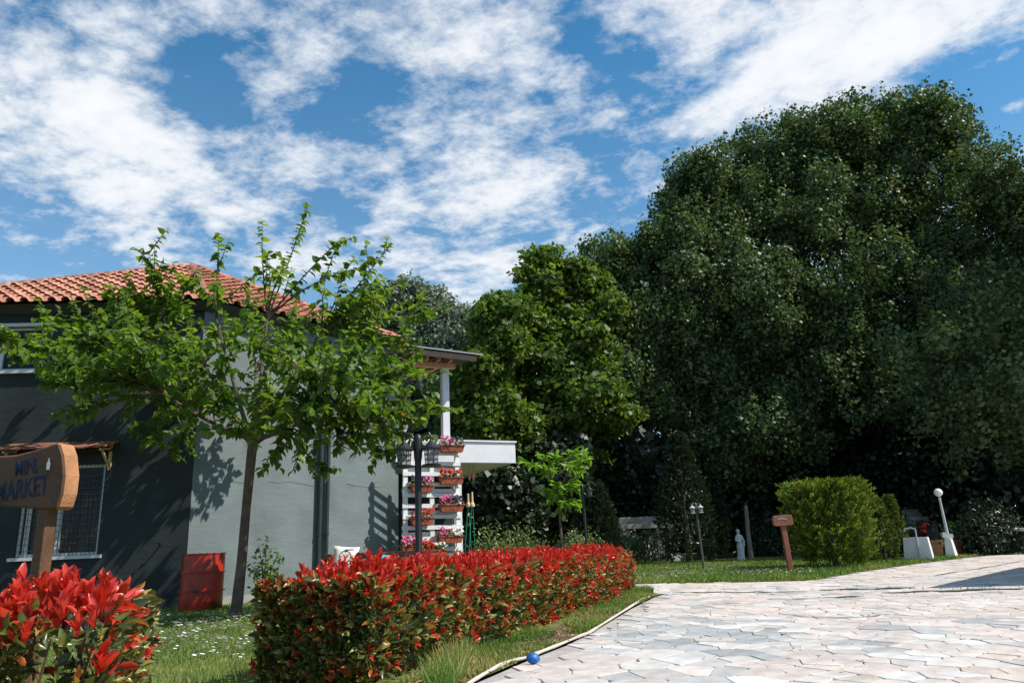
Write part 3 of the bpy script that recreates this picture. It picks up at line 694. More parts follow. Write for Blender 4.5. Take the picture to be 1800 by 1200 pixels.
def tile_plane(a, b, apex):
    """tiles over the triangle a-b-apex, rows climbing from the eave a-b"""
    global ntile
    ex = (b - a).normalized(); nrm = ex.cross(apex - a).normalized()
    if nrm.z < 0: nrm = -nrm
    ey = nrm.cross(ex).normalized()
    if ey.z < 0: ey = -ey
    L = (b - a).length; H = (apex - a).dot(ey); ax_ = (apex - a).dot(ex)
    ncol = int(L / .295); rows = int(H / .37) + 1
    sx = 1 if (ex.cross(ey)).dot(nrm) > 0 else -1
    for r_ in range(rows):
        for c_ in range(ncol):
            u = (c_ + .5) * .295; v = r_ * .37 - .07
            vm = min(max(v + .2, 0) / H, 1)
            if vm >= 1 or not (ax_ * vm - .05 < u < L + (ax_ - L) * vm + .05): continue
            p = a + ex * u + ey * v + nrm * (.03 + .010 * random.random())
            pp = p - Vector((0, 0, EYE))
            if a is EL and pp.x / pp.y < -.86: continue
            o = bpy.data.objects.new('tile', TM); COL.objects.link(o); o.parent = roof
            M = Matrix((ex * sx, ey, nrm)).transposed().to_4x4()
            o.matrix_basis = Matrix.Translation(loc(p)) @ M @ Matrix.Rotation(random.uniform(-.02, .02), 4, 'Z') @ Matrix.Rotation(-.05, 4, 'X')
            ntile += 1
tile_plane(EL, EC, APX); tile_plane(EC, ER, APX)
def caps(a, b, r_=.13):
    n = int((b - a).length / .40); d = (b - a).normalized(); x = d.cross(Vector((0, 0, 1))).normalized(); z = x.cross(d)
    mb = MB()
    for (y, k) in ((0, 1.1), (.45, .9)):
        for s_ in (1, .85): mb.v += [(r_ * k * s_ * math.cos(PI * i / 8), y, r_ * k * s_ * math.sin(PI * i / 8)) for i in range(9)]
    for i in range(8): mb.f += [(i, i + 1, 18 + i + 1, 18 + i), (9 + i, 27 + i, 28 + i, 10 + i), (i, 9 + i, 10 + i, i + 1), (18 + i, 19 + i, 28 + i, 27 + i)]
    mb.f += [(0, 18, 27, 9), (8, 17, 35, 26)]
    me = mb.mesh('ridge_tile', True); me.materials.append(MATS['roof_tile'])
    M = Matrix((x, d, z)).transposed().to_4x4()
    for i in range(n):
        p = a + d * (.41 * i); 
        if p.x / p.y < -.9: continue
        o = bpy.data.objects.new('ridge_tile', me); COL.objects.link(o); o.parent = roof
        o.matrix_basis = Matrix.Translation(loc(p) + Vector((0, 0, .01))) @ M @ Matrix.Rotation(.03, 4, 'X')
caps(EC, APX); caps(EL, APX); caps(ER, APX)
b = MB(); b.add([loc(EL) - FL.n * .37 - Vector((0, 0, .16)), loc(EC) - FL.n * .30 - Vector((0, 0, .16)), loc(EC) - Vector((0, 0, .035)), loc(EL) - Vector((0, 0, .035))], [(0, 1, 2, 3)])
b.add([loc(EC) - FR.n * .30 - Vector((0, 0, .16)), loc(ER) - FR.n * .37 - Vector((0, 0, .16)), loc(ER) - Vector((0, 0, .035)), loc(EC) - Vector((0, 0, .035))], [(0, 1, 2, 3)])
b.build('soffit', 'fascia_dark', roof)

# balcony that runs on from the end of the sunny wall
FB = Frame(D_, DB); bl = 3.6
pu, pz = FB.uv(901, 776); _, pz0 = FB.uv(901, 814); bl = pu
bal = MB(); FB.box(bal, .0, bl, pz0 + .02, pz0 + .22, -3.6, .0); bal = bal.build('balcony', 'white_paint', house)
b = MB(); FB.box(b, -.02, bl + .02, pz0, pz - .05, .0, .12); b.build('parapet', 'white_paint', bal)
b = MB(); FB.box(b, bl - .12, bl, pz0 + .003, pz - .052, -3.6, -.003); b.build('parapet', 'white_paint', bal)
b = MB(); FB.box(b, -.05, bl + .06, pz - .047, pz, -.04, .16); b.build('coping', 'white_paint', bal)
xu, _ = FB.uv(784, 770); xt, zt2 = FB.uv(783, 648)
b = MB(); FB.box(b, xu - .10, xu + .10, pz + .002, zt2 + .02, -.13, .07); b.build('pillar', 'white_paint', bal)
b = MB(); FB.box(b, .3, xu + .32, zt2 + .022, zt2 + .16, -.11, .05); b.build('beam', 'wood_beam', bal)
for k in range(4):
    uu = .5 + k * (xu - .4) / 3; b = MB(); b.bar(FB.p(uu, zt2 + .22, .30), FB.p(uu, zt2 + .42, -3.2), .09, .12); b.build('rafter', 'wood_beam', bal)
uR, zR = FB.uv(832, 634); uLft, zLft = FB.uv(690, 603)
b = MB(); w0, w1 = .75, -3.6
tp = lambda u, w, dz: FB.p(u, zR + .02 + (uR - u) * .045 + (.75 - w) * .09 + dz, w)
b.add([tp(u, w, dz) for dz in (0, -.035) for w in (w0, w1) for u in (-.2, uR)], [(0, 1, 3, 2), (4, 6, 7, 5), (0, 4, 5, 1), (2, 3, 7, 6), (0, 2, 6, 4), (1, 5, 7, 3)])
can = b.build('canopy_roof', 'canopy_metal', bal)
b = MB(); b.add([tp(u, w, dz) for dz in (-.038, -.24) for w in (w0 - .03, w0 - .10) for u in (-.2, uR - .2)], [(0, 1, 3, 2), (4, 6, 7, 5), (0, 4, 5, 1), (2, 3, 7, 6), (0, 2, 6, 4), (1, 5, 7, 3)]); b.build('fascia_board', 'wood_dark', can)
b = MB(); b.add([tp(u, w, dz) for dz in (-.038, -.07) for w in (w0 - .11, w1) for u in (-.18, uR - .05)], [(0, 1, 3, 2), (4, 6, 7, 5), (0, 4, 5, 1), (2, 3, 7, 6), (0, 2, 6, 4), (1, 5, 7, 3)]); b.build('ceiling_boards', 'wood_dark', can)
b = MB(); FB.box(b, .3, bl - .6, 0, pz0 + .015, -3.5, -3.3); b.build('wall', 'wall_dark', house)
# lower post below the balcony
b = MB(); FB.box(b, 1.75, 1.98, -.05, pz0 + .018, -.35, -.12); b.build('pillar', 'white_paint', house)

# ------------------------------------------------------------------ white pallet trellis with flower boxes
TA = at(709, 985, 19.25); TB = at(812, 985, 20.05); TA.z = TB.z = 0
td = (TB - TA); tl = td.length; tr_ = math.atan2(td.y, td.x); ZT = at(760, 776, 20.0).z
tre = thing('pallet_trellis', 'tall white slatted pallet trellis hung with flower boxes', 'trellis', TA, tr_)
for x in (.07, tl * .5, tl - .07):
    MB().box((x, .05, ZT / 2), (.12, .07, ZT)).build('stringer', 'pallet_white', tre)
ns_ = 14
for k in range(ns_):
    z = .12 + k * (ZT - .2) / (ns_ - 1)
    MB().box((tl / 2 + random.uniform(-.02, .02), .0 + random.uniform(-.004, .004), z), (tl + random.uniform(-.02, .06), .026, .105), ry=random.uniform(-.008, .008)).build('slat', 'pallet_white', tre)
for k in range(0, ns_ - 1, 2):
    z = .12 + k * (ZT - .2) / (ns_ - 1)
    MB().box((tl / 2, .10, z + .12), (tl, .024, .10)).build('slat', 'pallet_white', tre)
def flowers(parent, name, m, c, spread, n, size, ztilt=.5):
    P = np.array(c) + rng.uniform(-1, 1, (n, 3)) * np.array(spread); out = []
    pp, dd, nn = [], [], []
    for p in P:
        ax_ = Vector((random.uniform(-.5, .5), random.uniform(-1, -.1), random.uniform(.2, 1))).normalized(); x = ax_.orthogonal().normalized(); y = ax_.cross(x)
        for i in range(5):
            a = i * 2 * PI / 5 + random.random() * .3; d = x * math.cos(a) + y * math.sin(a) + ax_ * .25
            pp.append(p); dd.append(d); nn.append(ax_)
    pp, dd, nn = map(np.array, (pp, dd, nn)); k = len(pp)
    return tag(link(name, leaf_mesh(L_FOLD, pp, dd, nn, rng.uniform(.75, 1.2, k) * size, np.full(k, size * 1.05), rng.random(k), name), parent, m), kind='stuff')
PLANT = [  # px centre of the box, py of its rim, petals, label
    (794, 782, ('petal_pink', 'petal_dark'), 'topmost terracotta flower box with pink and dark blooms on the white parapet'),
    (793, 838, ('petal_red', 'petal_red'), 'terracotta flower box of bright red blooms, upper right on the white trellis'),
    (741, 852, ('petal_dark', 'petal_pink'), 'terracotta flower box with crimson blooms, upper left on the white trellis'),
    (793, 886, ('petal_pink', 'petal_dark'), 'terracotta flower box of pink and near-black blooms, middle right on the trellis'),
    (741, 909, ('petal_pink', 'petal_red'), 'orange-lit flower box of red blooms, middle left on the white trellis'),
    (791, 941, ('petal_pink', 'petal_white'), 'terracotta flower box of pink and white blooms, lower right on the trellis'),
    (724, 958, ('petal_pink', 'petal_pink'), 'half hidden flower box of pink blooms, lowest left on the trellis'),
    (762, 966, ('petal_red', 'petal_white'), 'flower box with red and white blooms just above the red hedge'),
]
for i, (px, py, pet, lab) in enumerate(PLANT):
    # stand-off in front of the trellis plane
    tp_ = (px - 709) / 103.0; base = TA + td * tp_; nrm = Vector((td.y, -td.x, 0)).normalized(); Yp = (base + nrm * .16).y
    p = at(px, py, Yp); w = .70 if px > 750 else .62
    pl = thing('flower_box', lab, 'planter', p - Vector((0, 0, .19)), tr_ + R(-6 + i * 1.3), 'flower boxes on the white trellis')
    b = MB(); t_ = .015
    pr = [(-.5, 0), (.5, 0)]
    lo, hi = (w - .12) / 2, w / 2
    b.add([(-lo, -.07, 0), (lo, -.07, 0), (lo, .07, 0), (-lo, .07, 0), (-hi, -.095, .19), (hi, -.095, .19), (hi, .095, .19), (-hi, .095, .19), (-hi + .02, -.075, .19), (hi - .02, -.075, .19), (hi - .02, .075, .19), (-hi + .02, .075, .19), (-hi + .02, -.07, .14), (hi - .02, -.07, .14), (hi - .02, .07, .14), (-hi + .02, .07, .14)],
          [(3, 2, 1, 0), (0, 1, 5, 4), (1, 2, 6, 5), (2, 3, 7, 6), (3, 0, 4, 7), (4, 5, 9, 8), (5, 6, 10, 9), (6, 7, 11, 10), (7, 4, 8, 11), (8, 9, 13, 12), (9, 10, 14, 13), (10, 11, 15, 14), (11, 8, 12, 15), (12, 13, 14, 15)])
    bx_ = b.build('box', 'terracotta', pl, bevel=.006)
    r_ = MB(); r_.box((0, -.101, .177), (w + .015, .012, .03)); r_.build('rim', 'terracotta', bx_)
    for s in (-.2, .2): MB().tube([(s * w * 1.3, -.10, .10), (s * w * 1.3, -.11, .22), (s * w * 1.3, 0, .24), (s * w * 1.3, .15, .20)], .006, 5).build('hanger', 'black_metal', pl)
    n = 150; P = np.c_[rng.uniform(-w * .48, w * .48, n), rng.normal(0, .07, n), rng.uniform(.14, .32, n)]
    lf = link('foliage', leaf_mesh(L_FOLD, P, np.c_[rng.normal(0, 1, n), rng.normal(-.4, 1, n), rng.uniform(-.2, .9, n)], rnd(n) + np.array([0, -.3, 1]), rng.uniform(.05, .09, n), rng.uniform(.03, .05, n), rng.random(n)), pl, 'mulberry')
    flowers(pl, 'blooms', pet[0], (-w * .24, -.05, .32), (w * .24, .10, .10), 26, .055)
    flowers(pl, 'blooms', pet[1], (w * .22, -.05, .31), (w * .24, .10, .09), 22, .052)
# urn on the balcony parapet
up = FB.o + FB.d * FB.uv(704, 770)[0] + FB.n * .05; up.z = pz + .002
urn = thing('urn_planter', 'white flared urn with red flowers on the balcony parapet', 'planter', up)
MB().lathe([(.16, 0), (.16, .05), (.09, .08), (.09, .14), (.15, .22), (.20, .34), (.30, .44), (.31, .48), (.27, .48), (.2, .40)], n=20).build('bowl', 'white_paint', urn, True)
flowers(urn, 'blooms', 'petal_red', (0, 0, .58), (.25, .2, .08), 26, .05)
n = 160; P = np.c_[rng.normal(0, .15, n), rng.normal(0, .13, n), rng.uniform(.44, .62, n)]
link('foliage', leaf_mesh(L_FOLD, P, rnd(n), rnd(n) + np.array([0, 0, 1]), rng.uniform(.06, .1, n), rng.uniform(.04, .06, n), rng.random(n)), urn, 'mulberry')
# wooden chimes below the balcony
for i, px in enumerate((825, 832)):
    p = at(px, 830, 21.6)
    ch = thing('wind_chime', ('left' if i == 0 else 'right') + ' one of two small wooden chimes hanging under the balcony', 'chime', p, 0, 'wooden chimes under the balcony')
    MB().tube([(0, 0, .45), (0, 0, .02)], .006, 5).build('cord', 'cable', ch)
    MB().lathe([(.015, .02), (.05, -.05), (.055, -.13), (.02, -.22), (.01, -.24)], n=8).build('body', 'wood_beam', ch, True)
# closed garden props: wooden heads with green cords
for i, px in enumerate((825, 832)):
    p = at(px, 955, 17.2); z = p.z
    st = thing('corded_stake', ('left' if i == 0 else 'right') + ' one of two wooden stakes trailing green cords right of trellis', 'stake', (p.x, p.y, 0), 0, 'wooden stakes with green cords')
    top = at(px + 2, 868 - i * 4, 17.2).z; mid = at(px, 890, 17.2).z
    MB().tube([(0, 0, mid), (.0, 0, top)], [.03, .022], 8).build('handle', 'wood_pale', st, True)
    MB().lathe([(.02, mid - .02), (.055, mid), (.055, mid + .06), (.03, mid + .1)], n=10).build('knob', 'wood_pale', st, True)
    for s in (-.75, .55):
        MB().tube([(s * .02, 0, mid), (s * .10 - .02, .05 * s, mid * .5), (s * .22 - .02, .06 * s, .02)], .0065, 6).build('cord', 'rope_green', st)

# ------------------------------------------------------------------ things along the house
# red barrel
p = G(352, 1072); bz = at(352, 972, p.y).z
br = thing('oil_barrel', 'rusty red steel barrel standing by the house corner', 'barrel', (p.x, p.y, 0)); k = bz; rr = .40
prof = [(rr * .97, 0), (rr, .03 * k), (rr, .330 * k), (rr * 1.09, .337 * k), (rr * 1.09, .350 * k), (rr, .357 * k), (rr, .650 * k), (rr * 1.09, .657 * k), (rr * 1.09, .670 * k), (rr, .677 * k), (rr, .97 * k), (rr * 1.03, .98 * k), (rr * 1.03, k), (rr * .96, k), (rr * .95, .975 * k)]
bd = MB().lathe(prof, n=32).build('drum', 'red_metal', br, True)
MB().lathe([(rr * .94, .968 * k), (rr * .94, .978 * k)], n=32).build('lid', 'red_metal', bd, True)
MB().lathe([(.05, .979 * k), (.05, 1.0 * k), (.03, 1.0 * k)], (.2, -.1, 0), 12).build('bung', 'red_metal', bd, True)
# small black metal table frame
p = G(440, 1080); t = thing('metal_side_table', 'small black steel frame table behind the young tree', 'table', (p.x, p.y + .3, 0), R(3)); h = at(440, 1022, p.y + .3).z
for x in (0, .62):
    for y in (0, .4): MB().box((x, y, h / 2 - .012), (.035, .035, h - .025)).build('leg', 'black_metal', t)
MB().box((.31, .2, h), (.70, .48, .03)).build('top', 'black_metal', t)
for z in (.13 * h, .30 * h): MB().bar((.018, -.004, z), (.602, -.004, z), .02).build('rail', 'black_metal', t)
# bench with two cushions
p0 = at(566, 974, 15.0); p1 = at(740, 969, 15.25); bz = p0.z
bn = thing('garden_bench', 'long dark wooden bench behind the red hedge', 'bench', (p0.x, p0.y, 0), math.atan2(p1.y - p0.y, p1.x - p0.x)); L = (p1 - p0).length
for k in range(3): MB().box((L / 2, .0, bz - .06 - k * .15), (L, .035, .12)).build('back_slat', 'wood_dark', bn, bevel=.006)
for k in range(4): MB().box((L / 2, -.10 - k * .12, .45), (L, .11, .035)).build('seat_slat', 'wood_dark', bn, bevel=.006)
for x in (.1, L / 2, L - .1):
    MB().box((x, .042, bz / 2), (.06, .045, bz - .01)).build('leg', 'wood_dark', bn); MB().box((x, -.43, .215), (.06, .06, .43)).build('leg', 'wood_dark', bn)
    MB().box((x, -.2, .40), (.05, .44, .06)).build('bearer', 'wood_dark', bn)
def cushion(name, label, px, py, m, s, tilt, rz, yy):
    p = at(px, py, yy); o = thing(name, label, 'cushion', p, rz)
    o.rotation_euler = (R(tilt), R(6), rz)
    b = MB(); n = 10; vs = []
    for sgn in (-1, 1):
        for i in range(n + 1):
            for j in range(n + 1):
                u, v = i / n * 2 - 1, j / n * 2 - 1; pin = 1 - .10 * (1 - abs(u) ** 2) * abs(v) ** 3 - .10 * (1 - abs(v) ** 2) * abs(u) ** 3
                hgt = .11 * ((1 - u ** 4) * (1 - v ** 4)) ** .6 + .006 * noise.noise(Vector((u * 3, v * 3, sgn)))
                uu, vv = u * (1 - .08 * (1 - v * v)), v * (1 - .08 * (1 - u * u))
                vs.append((uu * s / 2, sgn * hgt, vv * s / 2))
    q = (n + 1) ** 2; fs = []
    for k in range(2):
        for i in range(n):
            for j in range(n): a = k * q + i * (n + 1) + j; fs.append((a, a + 1, a + n + 2, a + n + 1))
    b.add(vs, fs); me = b.mesh(name, True); c = link('cover', me, o, m); return o
cw = cushion('cushion', 'off-white cushion printed with a bicycle wheel on the dark bench', 607, 982, 'cushion_white', .50, -14, R(8), 14.75)
wheel = MB(); rr = .11; cxx, czz = -.0, .02
yf = -.118
wheel.tube([(cxx + rr * math.cos(a), yf + .012, czz + rr * math.sin(a)) for a in np.linspace(0, 2 * PI, 25)], .008, 5)
for a in np.linspace(0, PI, 5)[:-1]: wheel.bar((cxx + rr * math.cos(a), yf + .01, czz + rr * math.sin(a)), (cxx - rr * math.cos(a), yf + .01, czz - rr * math.sin(a)), .005)
wheel.bar((-.02, yf + .012, .15), (.14, yf + .03, .17), .014); wheel.bar((.14, yf + .03, .17), (.16, yf + .045, .05), .008)
wheel.build('bicycle_print', 'print_dark', cw)
cushion('cushion', 'crumpled turquoise cushion on the dark bench', 676, 992, 'cushion_blue', .46, -38, R(-10), 14.95)

# ------------------------------------------------------------------ lamps
def lantern(parent, x, y, z, s, m='black_metal'):
    r_ = MB().lathe([(.145 * s, 0), (.145 * s, .015 * s), (.03 * s, .115 * s), (.018 * s, .14 * s), (.022 * s, .17 * s), (.006 * s, .2 * s)], (x, y, z), 14).build('lantern', m, parent, True); parent = r_
    MB().lathe([(.075 * s, -.20 * s), (.09 * s, -.003 * s)], (x, y, z), 12).build('glass', 'lamp_glass', parent, True)
    c_ = MB()
    for k in range(6):
        a = k * PI / 3; c_.bar((x + .083 * s * math.cos(a), y + .083 * s * math.sin(a), z - .205 * s), (x + .1 * s * math.cos(a), y + .1 * s * math.sin(a), z - .002), .011 * s)
    for zz, rr in ((-.07, .098), (-.14, .090)): c_.tube([(x + rr * s * math.cos(a), y + rr * s * math.sin(a), z + zz * s) for a in np.linspace(0, 2 * PI, 15)], .006 * s, 5)
    c_.build('cage', m, parent)
    MB().lathe([(.04 * s, -.255 * s), (.13 * s, -.235 * s), (.135 * s, -.215 * s), (.08 * s, -.201 * s)], (x, y, z), 14).build('base', m, parent, True)
def lamp_post(label, px, base, top, Y, arms, s, rad, lean=0.0, m='black_metal', head=True, lm=None, group='black garden lamps'):
    p = at(px, base, Y); zt = at(px, top, Y).z
    o = thing('garden_lamp', label, 'lamp', (p.x, p.y, 0), 0, group); o.rotation_euler = (0, lean, 0)
    MB().lathe([(rad * 2.6, 0), (rad * 2.6, .03), (rad * 1.5, .07), (rad, .12), (rad, zt - .1), (rad * .9, zt - .02)], n=14).build('pole', m, o, True)
    if head: MB().lathe([(rad, zt - .36 * s), (rad * 1.25, zt - .30 * s), (rad * 1.45, zt - .05 * s), (rad * 1.1, zt), (rad * .5, zt + .03)], n=12).build('head', m, o, True)
    for sx, sy in arms:
        d = math.hypot(sx, sy)
        MB().tube([(sx * .1, sy * .1, zt - .10 * s), (sx * .45, sy * .45, zt + .02 * s), (sx * .85, sy * .85, zt + .03 * s), (sx, sy, zt - .02 * s), (sx, sy, zt - .07 * s)], .016 * s, 6).build('arm', m, o, True)
        lantern(o, sx, sy, zt - .20 * s, s, lm or m)
    return o
Yl = 11.2
sc = Yl / F
lamp_post('black two-armed garden lamp rising behind the red hedge before trellis', 736, 975, 766, Yl, [(-24 * sc, -.02), (24 * sc, -.04)], 1.08, .05)
lamp_post('single black garden lamp beyond the far end of the long hedge', 1033, 962, 852, 17.2, [(.16, -.05)], .62, .033, R(-1.0))
lo_ = lamp_post('weathered two-armed lamp on the shaded lawn', 1238, 1004, 884, 21.9, [(-.12, -.05), (.13, .0)], .62, .035, R(-1.5), 'pole_grey', lm='lamp_silver')
# white lamp with round globe
p = G(1674, 979); zt = at(1650, 858, p.y).z
wl = thing('globe_lamp', 'white lamp post with round globe beside the paved drive', 'lamp', (p.x, p.y, 0)); wl.rotation_euler = (0, R(-1.5), 0)
MB().lathe([(.20, 0), (.13, .58), (.13, .60)], n=4).build('plinth', 'lamp_white', wl)
MB().box((0, 0, .66), (.26, .18, .12)).build('collar', 'lamp_silver', wl)
MB().box((-.16, -.05, .70), (.10, .12, .16)).build('switch_box', 'lamp_silver', wl)
MB().lathe([(.055, .6), (.05, .8), (.036, zt - .40), (.045, zt - .32), (.03, zt - .27)], n=12).build('pole', 'lamp_silver', wl, True)
MB().lathe([(.02, zt - .28)] + [(.132 * math.sin(a), zt - .132 - .132 * math.cos(a)) for a in np.linspace(.15, PI - .02, 12)], n=20).build('globe', 'globe', wl, True)

# ------------------------------------------------------------------ signs
def text_mesh(body, size, ext, name):
    cu = bpy.data.curves.new(name, 'FONT'); cu.body = body; cu.size = size; cu.extrude = ext; cu.align_x = 'CENTER'; cu.align_y = 'CENTER'; cu.offset = .0015
    o = bpy.data.objects.new(name, cu); COL.objects.link(o); dg = bpy.context.evaluated_depsgraph_get()
    me = bpy.data.meshes.new_from_object(o.evaluated_get(dg)); bpy.data.objects.remove(o); bpy.data.curves.remove(cu); return me
Ys = 4.9
pb = at(68, 1000, Ys); zb0 = at(70, 893, Ys).z
sg = thing('carved_sign', 'thick carved wooden shop sign lettered in blue on a post', 'sign', (pb.x, pb.y, 0), R(-13))
# board outline in its own plane (x right, z up)
rot = Matrix.Rotation(R(13), 3, 'Z')
def sloc(px, py):
    d = ray(px, py); e = Vector((0, 0, EYE)); n = Vector((math.sin(R(-13)), -math.cos(R(-13)), 0)); q0 = Vector((pb.x, pb.y, 0)); t_ = (q0 - e).dot(n) / d.dot(n)
    q = rot @ (e + d * t_ - q0); return q.x, q.z
outl = [sloc(*q) for q in ((-140, 800), (-60, 806), (0, 803), (40, 800), (75, 791), (105, 781), (114, 779))] + [sloc(*q) for q in ((121, 800), (124, 835), (120, 868), (112, 893), (104, 896), (60, 893), (0, 889), (-70, 888), (-140, 892))]
b = MB(); n = len(outl); th = .085
b.add([(x, y, z) for y in (-.05, th) for x, z in outl], [tuple(range(n)), tuple(range(n, 2 * n))[::-1]] + [(i, n + i, n + (i + 1) % n, (i + 1) % n) for i in range(n)])
me = b.mesh('board', False); me.materials.append(MATS['sign_wood_shaded']); me.materials.append(MATS['sign_wood_lit'])
for pl_ in me.polygons: pl_.material_index = 1 if (abs(pl_.normal.y) < .5) else 0  # rim takes the lit tone, front and back the shaded one
bo = link('board', me, sg); bo.modifiers.new('bevel', 'BEVEL').width = .012
zs = zb0
MB().box((.0, .015, (zs) / 2 - .005), (.075, .09, zs + .01)).build('post', 'sign_wood_shaded', sg, bevel=.008)
for body, (px, py), sz in (('MINI', (58, 823), .150), ('MARKET', (50, 861), .185)):
    x, z = sloc(px, py); me = text_mesh(body, sz, .0012, 'lettering'); o = link('lettering', me, bo, 'sign_blue'); o.rotation_euler = (PI / 2, R(-4), 0); o.location = (x, -.0525, z); o.scale = (.60, 1, 1)
x, z = sloc(97, 817)
MB().add([(x + dx, -.054, z + dz) for dx, dz in ((-.013, -.035), (.013, -.035), (.015, .012), (.006, .022), (.004, .042), (-.004, .042), (-.006, .022), (-.015, .012))], [tuple(range(8))]).build('bottle_mark', 'flower_white', bo)
# small sign on the lawn
p = G(1391, 1005); Y2 = p.y; zt = at(1380, 921, Y2).z
s2 = thing('carved_sign', 'small reddish carved board on a wooden post by the golden conifer', 'sign', (p.x, p.y, 0)); s2.rotation_euler = (0, R(-2.2), 0)
MB().box((0, .02, zt / 2), (.13, .10, zt)).build('post', 'sign_small', s2, bevel=.012)
b = MB(); w, h = .26, .135; zc = zt + .10
o8 = [(-w, -.10), (-.19, -h), (.20, -h), (w, -.12), (w - .01, .12), (.22, h - .01), (-.05, h), (-.22, h), (-w, .08)]
b.add([(x, y, zc + z) for y in (-.06, .06) for x, z in o8], [tuple(range(9)), tuple(range(9, 18))[::-1]] + [(i, 9 + i, 9 + (i + 1) % 9, (i + 1) % 9) for i in range(9)])
b.build('board', 'sign_small', s2, bevel=.015)
b = MB()
for k in range(5): b.box((-.12 + k * .05, -.063, zc + .04 + .01 * math.sin(k)), (.03, .006, .05), ry=.2 * math.sin(k * 2))
b.build('lettering', 'sign_pale', s2)
# worn wooden pole on the lawn
p = G(1321, 985); pt = at(1311, 888, p.y)
wp = thing('wooden_pole', 'bare grey wooden pole leaning beside the pale statue', 'pole', (p.x, p.y, 0))
MB().tube([(0, 0, 0), ((pt.x - p.x) * .5 - .02, 0, pt.z * .5), (pt.x - p.x, 0, pt.z)], [.10, .085, .07], 10).build('shaft', 'bark_grey', wp, True)

# ------------------------------------------------------------------ statue
p = G(1303, 986); st = thing('statue', 'pale draped stone figure standing on the shaded lawn', 'statue', (p.x, p.y, 0), R(15)); hz = at(1303, 929, p.y).z; k = hz / 1.45
body = MB(); n = 18
secs = [(.02, .20, .17), (.25, .17, .15), (.48, .16, .14), (.66, .17, .13), (.78, .15, .12), (.88, .12, .10), (1.0, .145, .11), (1.10, .17, .11), (1.17, .15, .10), (1.205, .07, .06), (1.24, .052, .055), (1.27, .06, .07), (1.32, .078, .09), (1.38, .08, .092), (1.43, .055, .06), (1.45, .012, .015)]
vs = []; fs = []
for i, (z, rx, ry) in enumerate(secs):
    sw = .05 * math.sin(z * 2.3) 
    for j in range(n):
        a = 2 * PI * j / n; fold = 1 + (.10 * math.sin(a * 6 + z * 5) if z < .86 else 0)
        vs.append(((rx * fold * math.cos(a) + sw) * k, ry * fold * math.sin(a) * k, z * k))
for i in range(len(secs) - 1):
    fs += [(i * n + j, i * n + (j + 1) % n, (i + 1) * n + (j + 1) % n, (i + 1) * n + j) for j in range(n)]
fs += [tuple(range(n))[::-1], tuple(range((len(secs) - 1) * n, len(secs) * n))]
body.add(vs, fs)
sh = Vector((.05 * math.sin(2.5), 0, 1.12))
body.tube([(sh + Vector(v)) * k for v in ((-.13, 0, 0), (-.21, -.04, -.18), (-.10, -.15, -.26), (-.0, -.16, -.22))], [.05 * k, .043 * k, .036 * k, .03 * k], 8)
body.tube([(sh + Vector(v)) * k for v in ((.13, 0, 0), (.22, -.02, -.2), (.17, -.10, -.38), (.13, -.12, -.46))], [.05 * k, .043 * k, .036 * k, .028 * k], 8)
body.build('figure', 'stone_white', st, True)
MB().prism([(-.24 * k, -.2 * k), (.26 * k, -.2 * k), (.26 * k, .2 * k), (-.24 * k, .2 * k)], 0, .04).build('base_slab', 'stone_white', st)

# ------------------------------------------------------------------ far garden furniture
p = G(1626, 984); wb = thing('washing_trough', 'white plastered square basin with a tap by the drive', 'basin', (p.x, p.y + .3, 0), R(-32)); h = at(1618, 944, p.y).z
b = MB(); b.add([(x * s, y * s, z) for z, s in ((0, 1.08), (h, .92)) for x, y in ((-.36, -.36), (.36, -.36), (.36, .36), (-.36, .36))], [(3, 2, 1, 0), (0, 1, 5, 4), (1, 2, 6, 5), (2, 3, 7, 6), (3, 0, 4, 7)])
b.add([(x * s, y * s, z) for z, s in ((h, .92), (h, .72), (h - .2, .72)) for x, y in ((-.36, -.36), (.36, -.36), (.36, .36), (-.36, .36))], [(i, (i + 1) % 4, 4 + (i + 1) % 4, 4 + i) for i in range(4)] + [(4 + i, 4 + (i + 1) % 4, 8 + (i + 1) % 4, 8 + i) for i in range(4)] + [(8, 9, 10, 11)])
b.build('basin', 'white_paint', wb)
MB().tube([(.05, -.41, .1), (.05, -.37, h + .26), (-.05, -.34, h + .29), (-.25, -.3, h + .27), (-.27, -.29, h + .20)], .022, 8).build('tap', 'lamp_silver', wb, True)
def pot(label, px, py, r_, h, m, rz=0, sq=False):
    p = G(px, py); o = thing('plant_pot', label, 'pot', (p.x, p.y, 0), rz)
    MB().lathe([(r_ * .75, 0), (r_ * .95, h * .85), (r_ * 1.08, h * .86), (r_ * 1.08, h), (r_ * .9, h), (r_ * .85, h * .8)], n=4 if sq else 18).build('pot', m, o, not sq)
    MB().lathe([(r_ * .86, h * .78), (r_ * .86, h * .82)], n=4 if sq else 14).build('soil', 'soil', o)
    return o
po = pot('pale terracotta square tub behind the drive near the lamp', 1647, 978, .34, .55, 'terracotta_pale', R(20), True)
pr_ = pot('orange-red round pot with glossy leaves right of the globe lamp', 1684, 976, .22, .52, 'terracotta')
n = 260; P = np.c_[rng.normal(0, .22, n), rng.normal(0, .18, n), rng.uniform(.5, 1.05, n)]
link('foliage', leaf_mesh(L_FOLD, P, rnd(n) + np.array([0, -.2, .2]), rnd(n) + np.array([0, 0, 1]), rng.uniform(.10, .17, n), rng.uniform(.05, .08, n), rng.random(n)), pr_, 'shrub')
flowers(po, 'blooms', 'petal_red', (-.25, .1, .95), (.15, .1, .15), 22, .06)
n = 120; P = np.c_[rng.normal(-.1, .2, n), rng.normal(0, .15, n), rng.uniform(.45, .95, n)]
link('foliage', leaf_mesh(L_FOLD, P, rnd(n), rnd(n) + np.array([0, 0, 1]), rng.uniform(.08, .12, n), rng.uniform(.04, .07, n), rng.random(n)), po, 'dark_leaf')
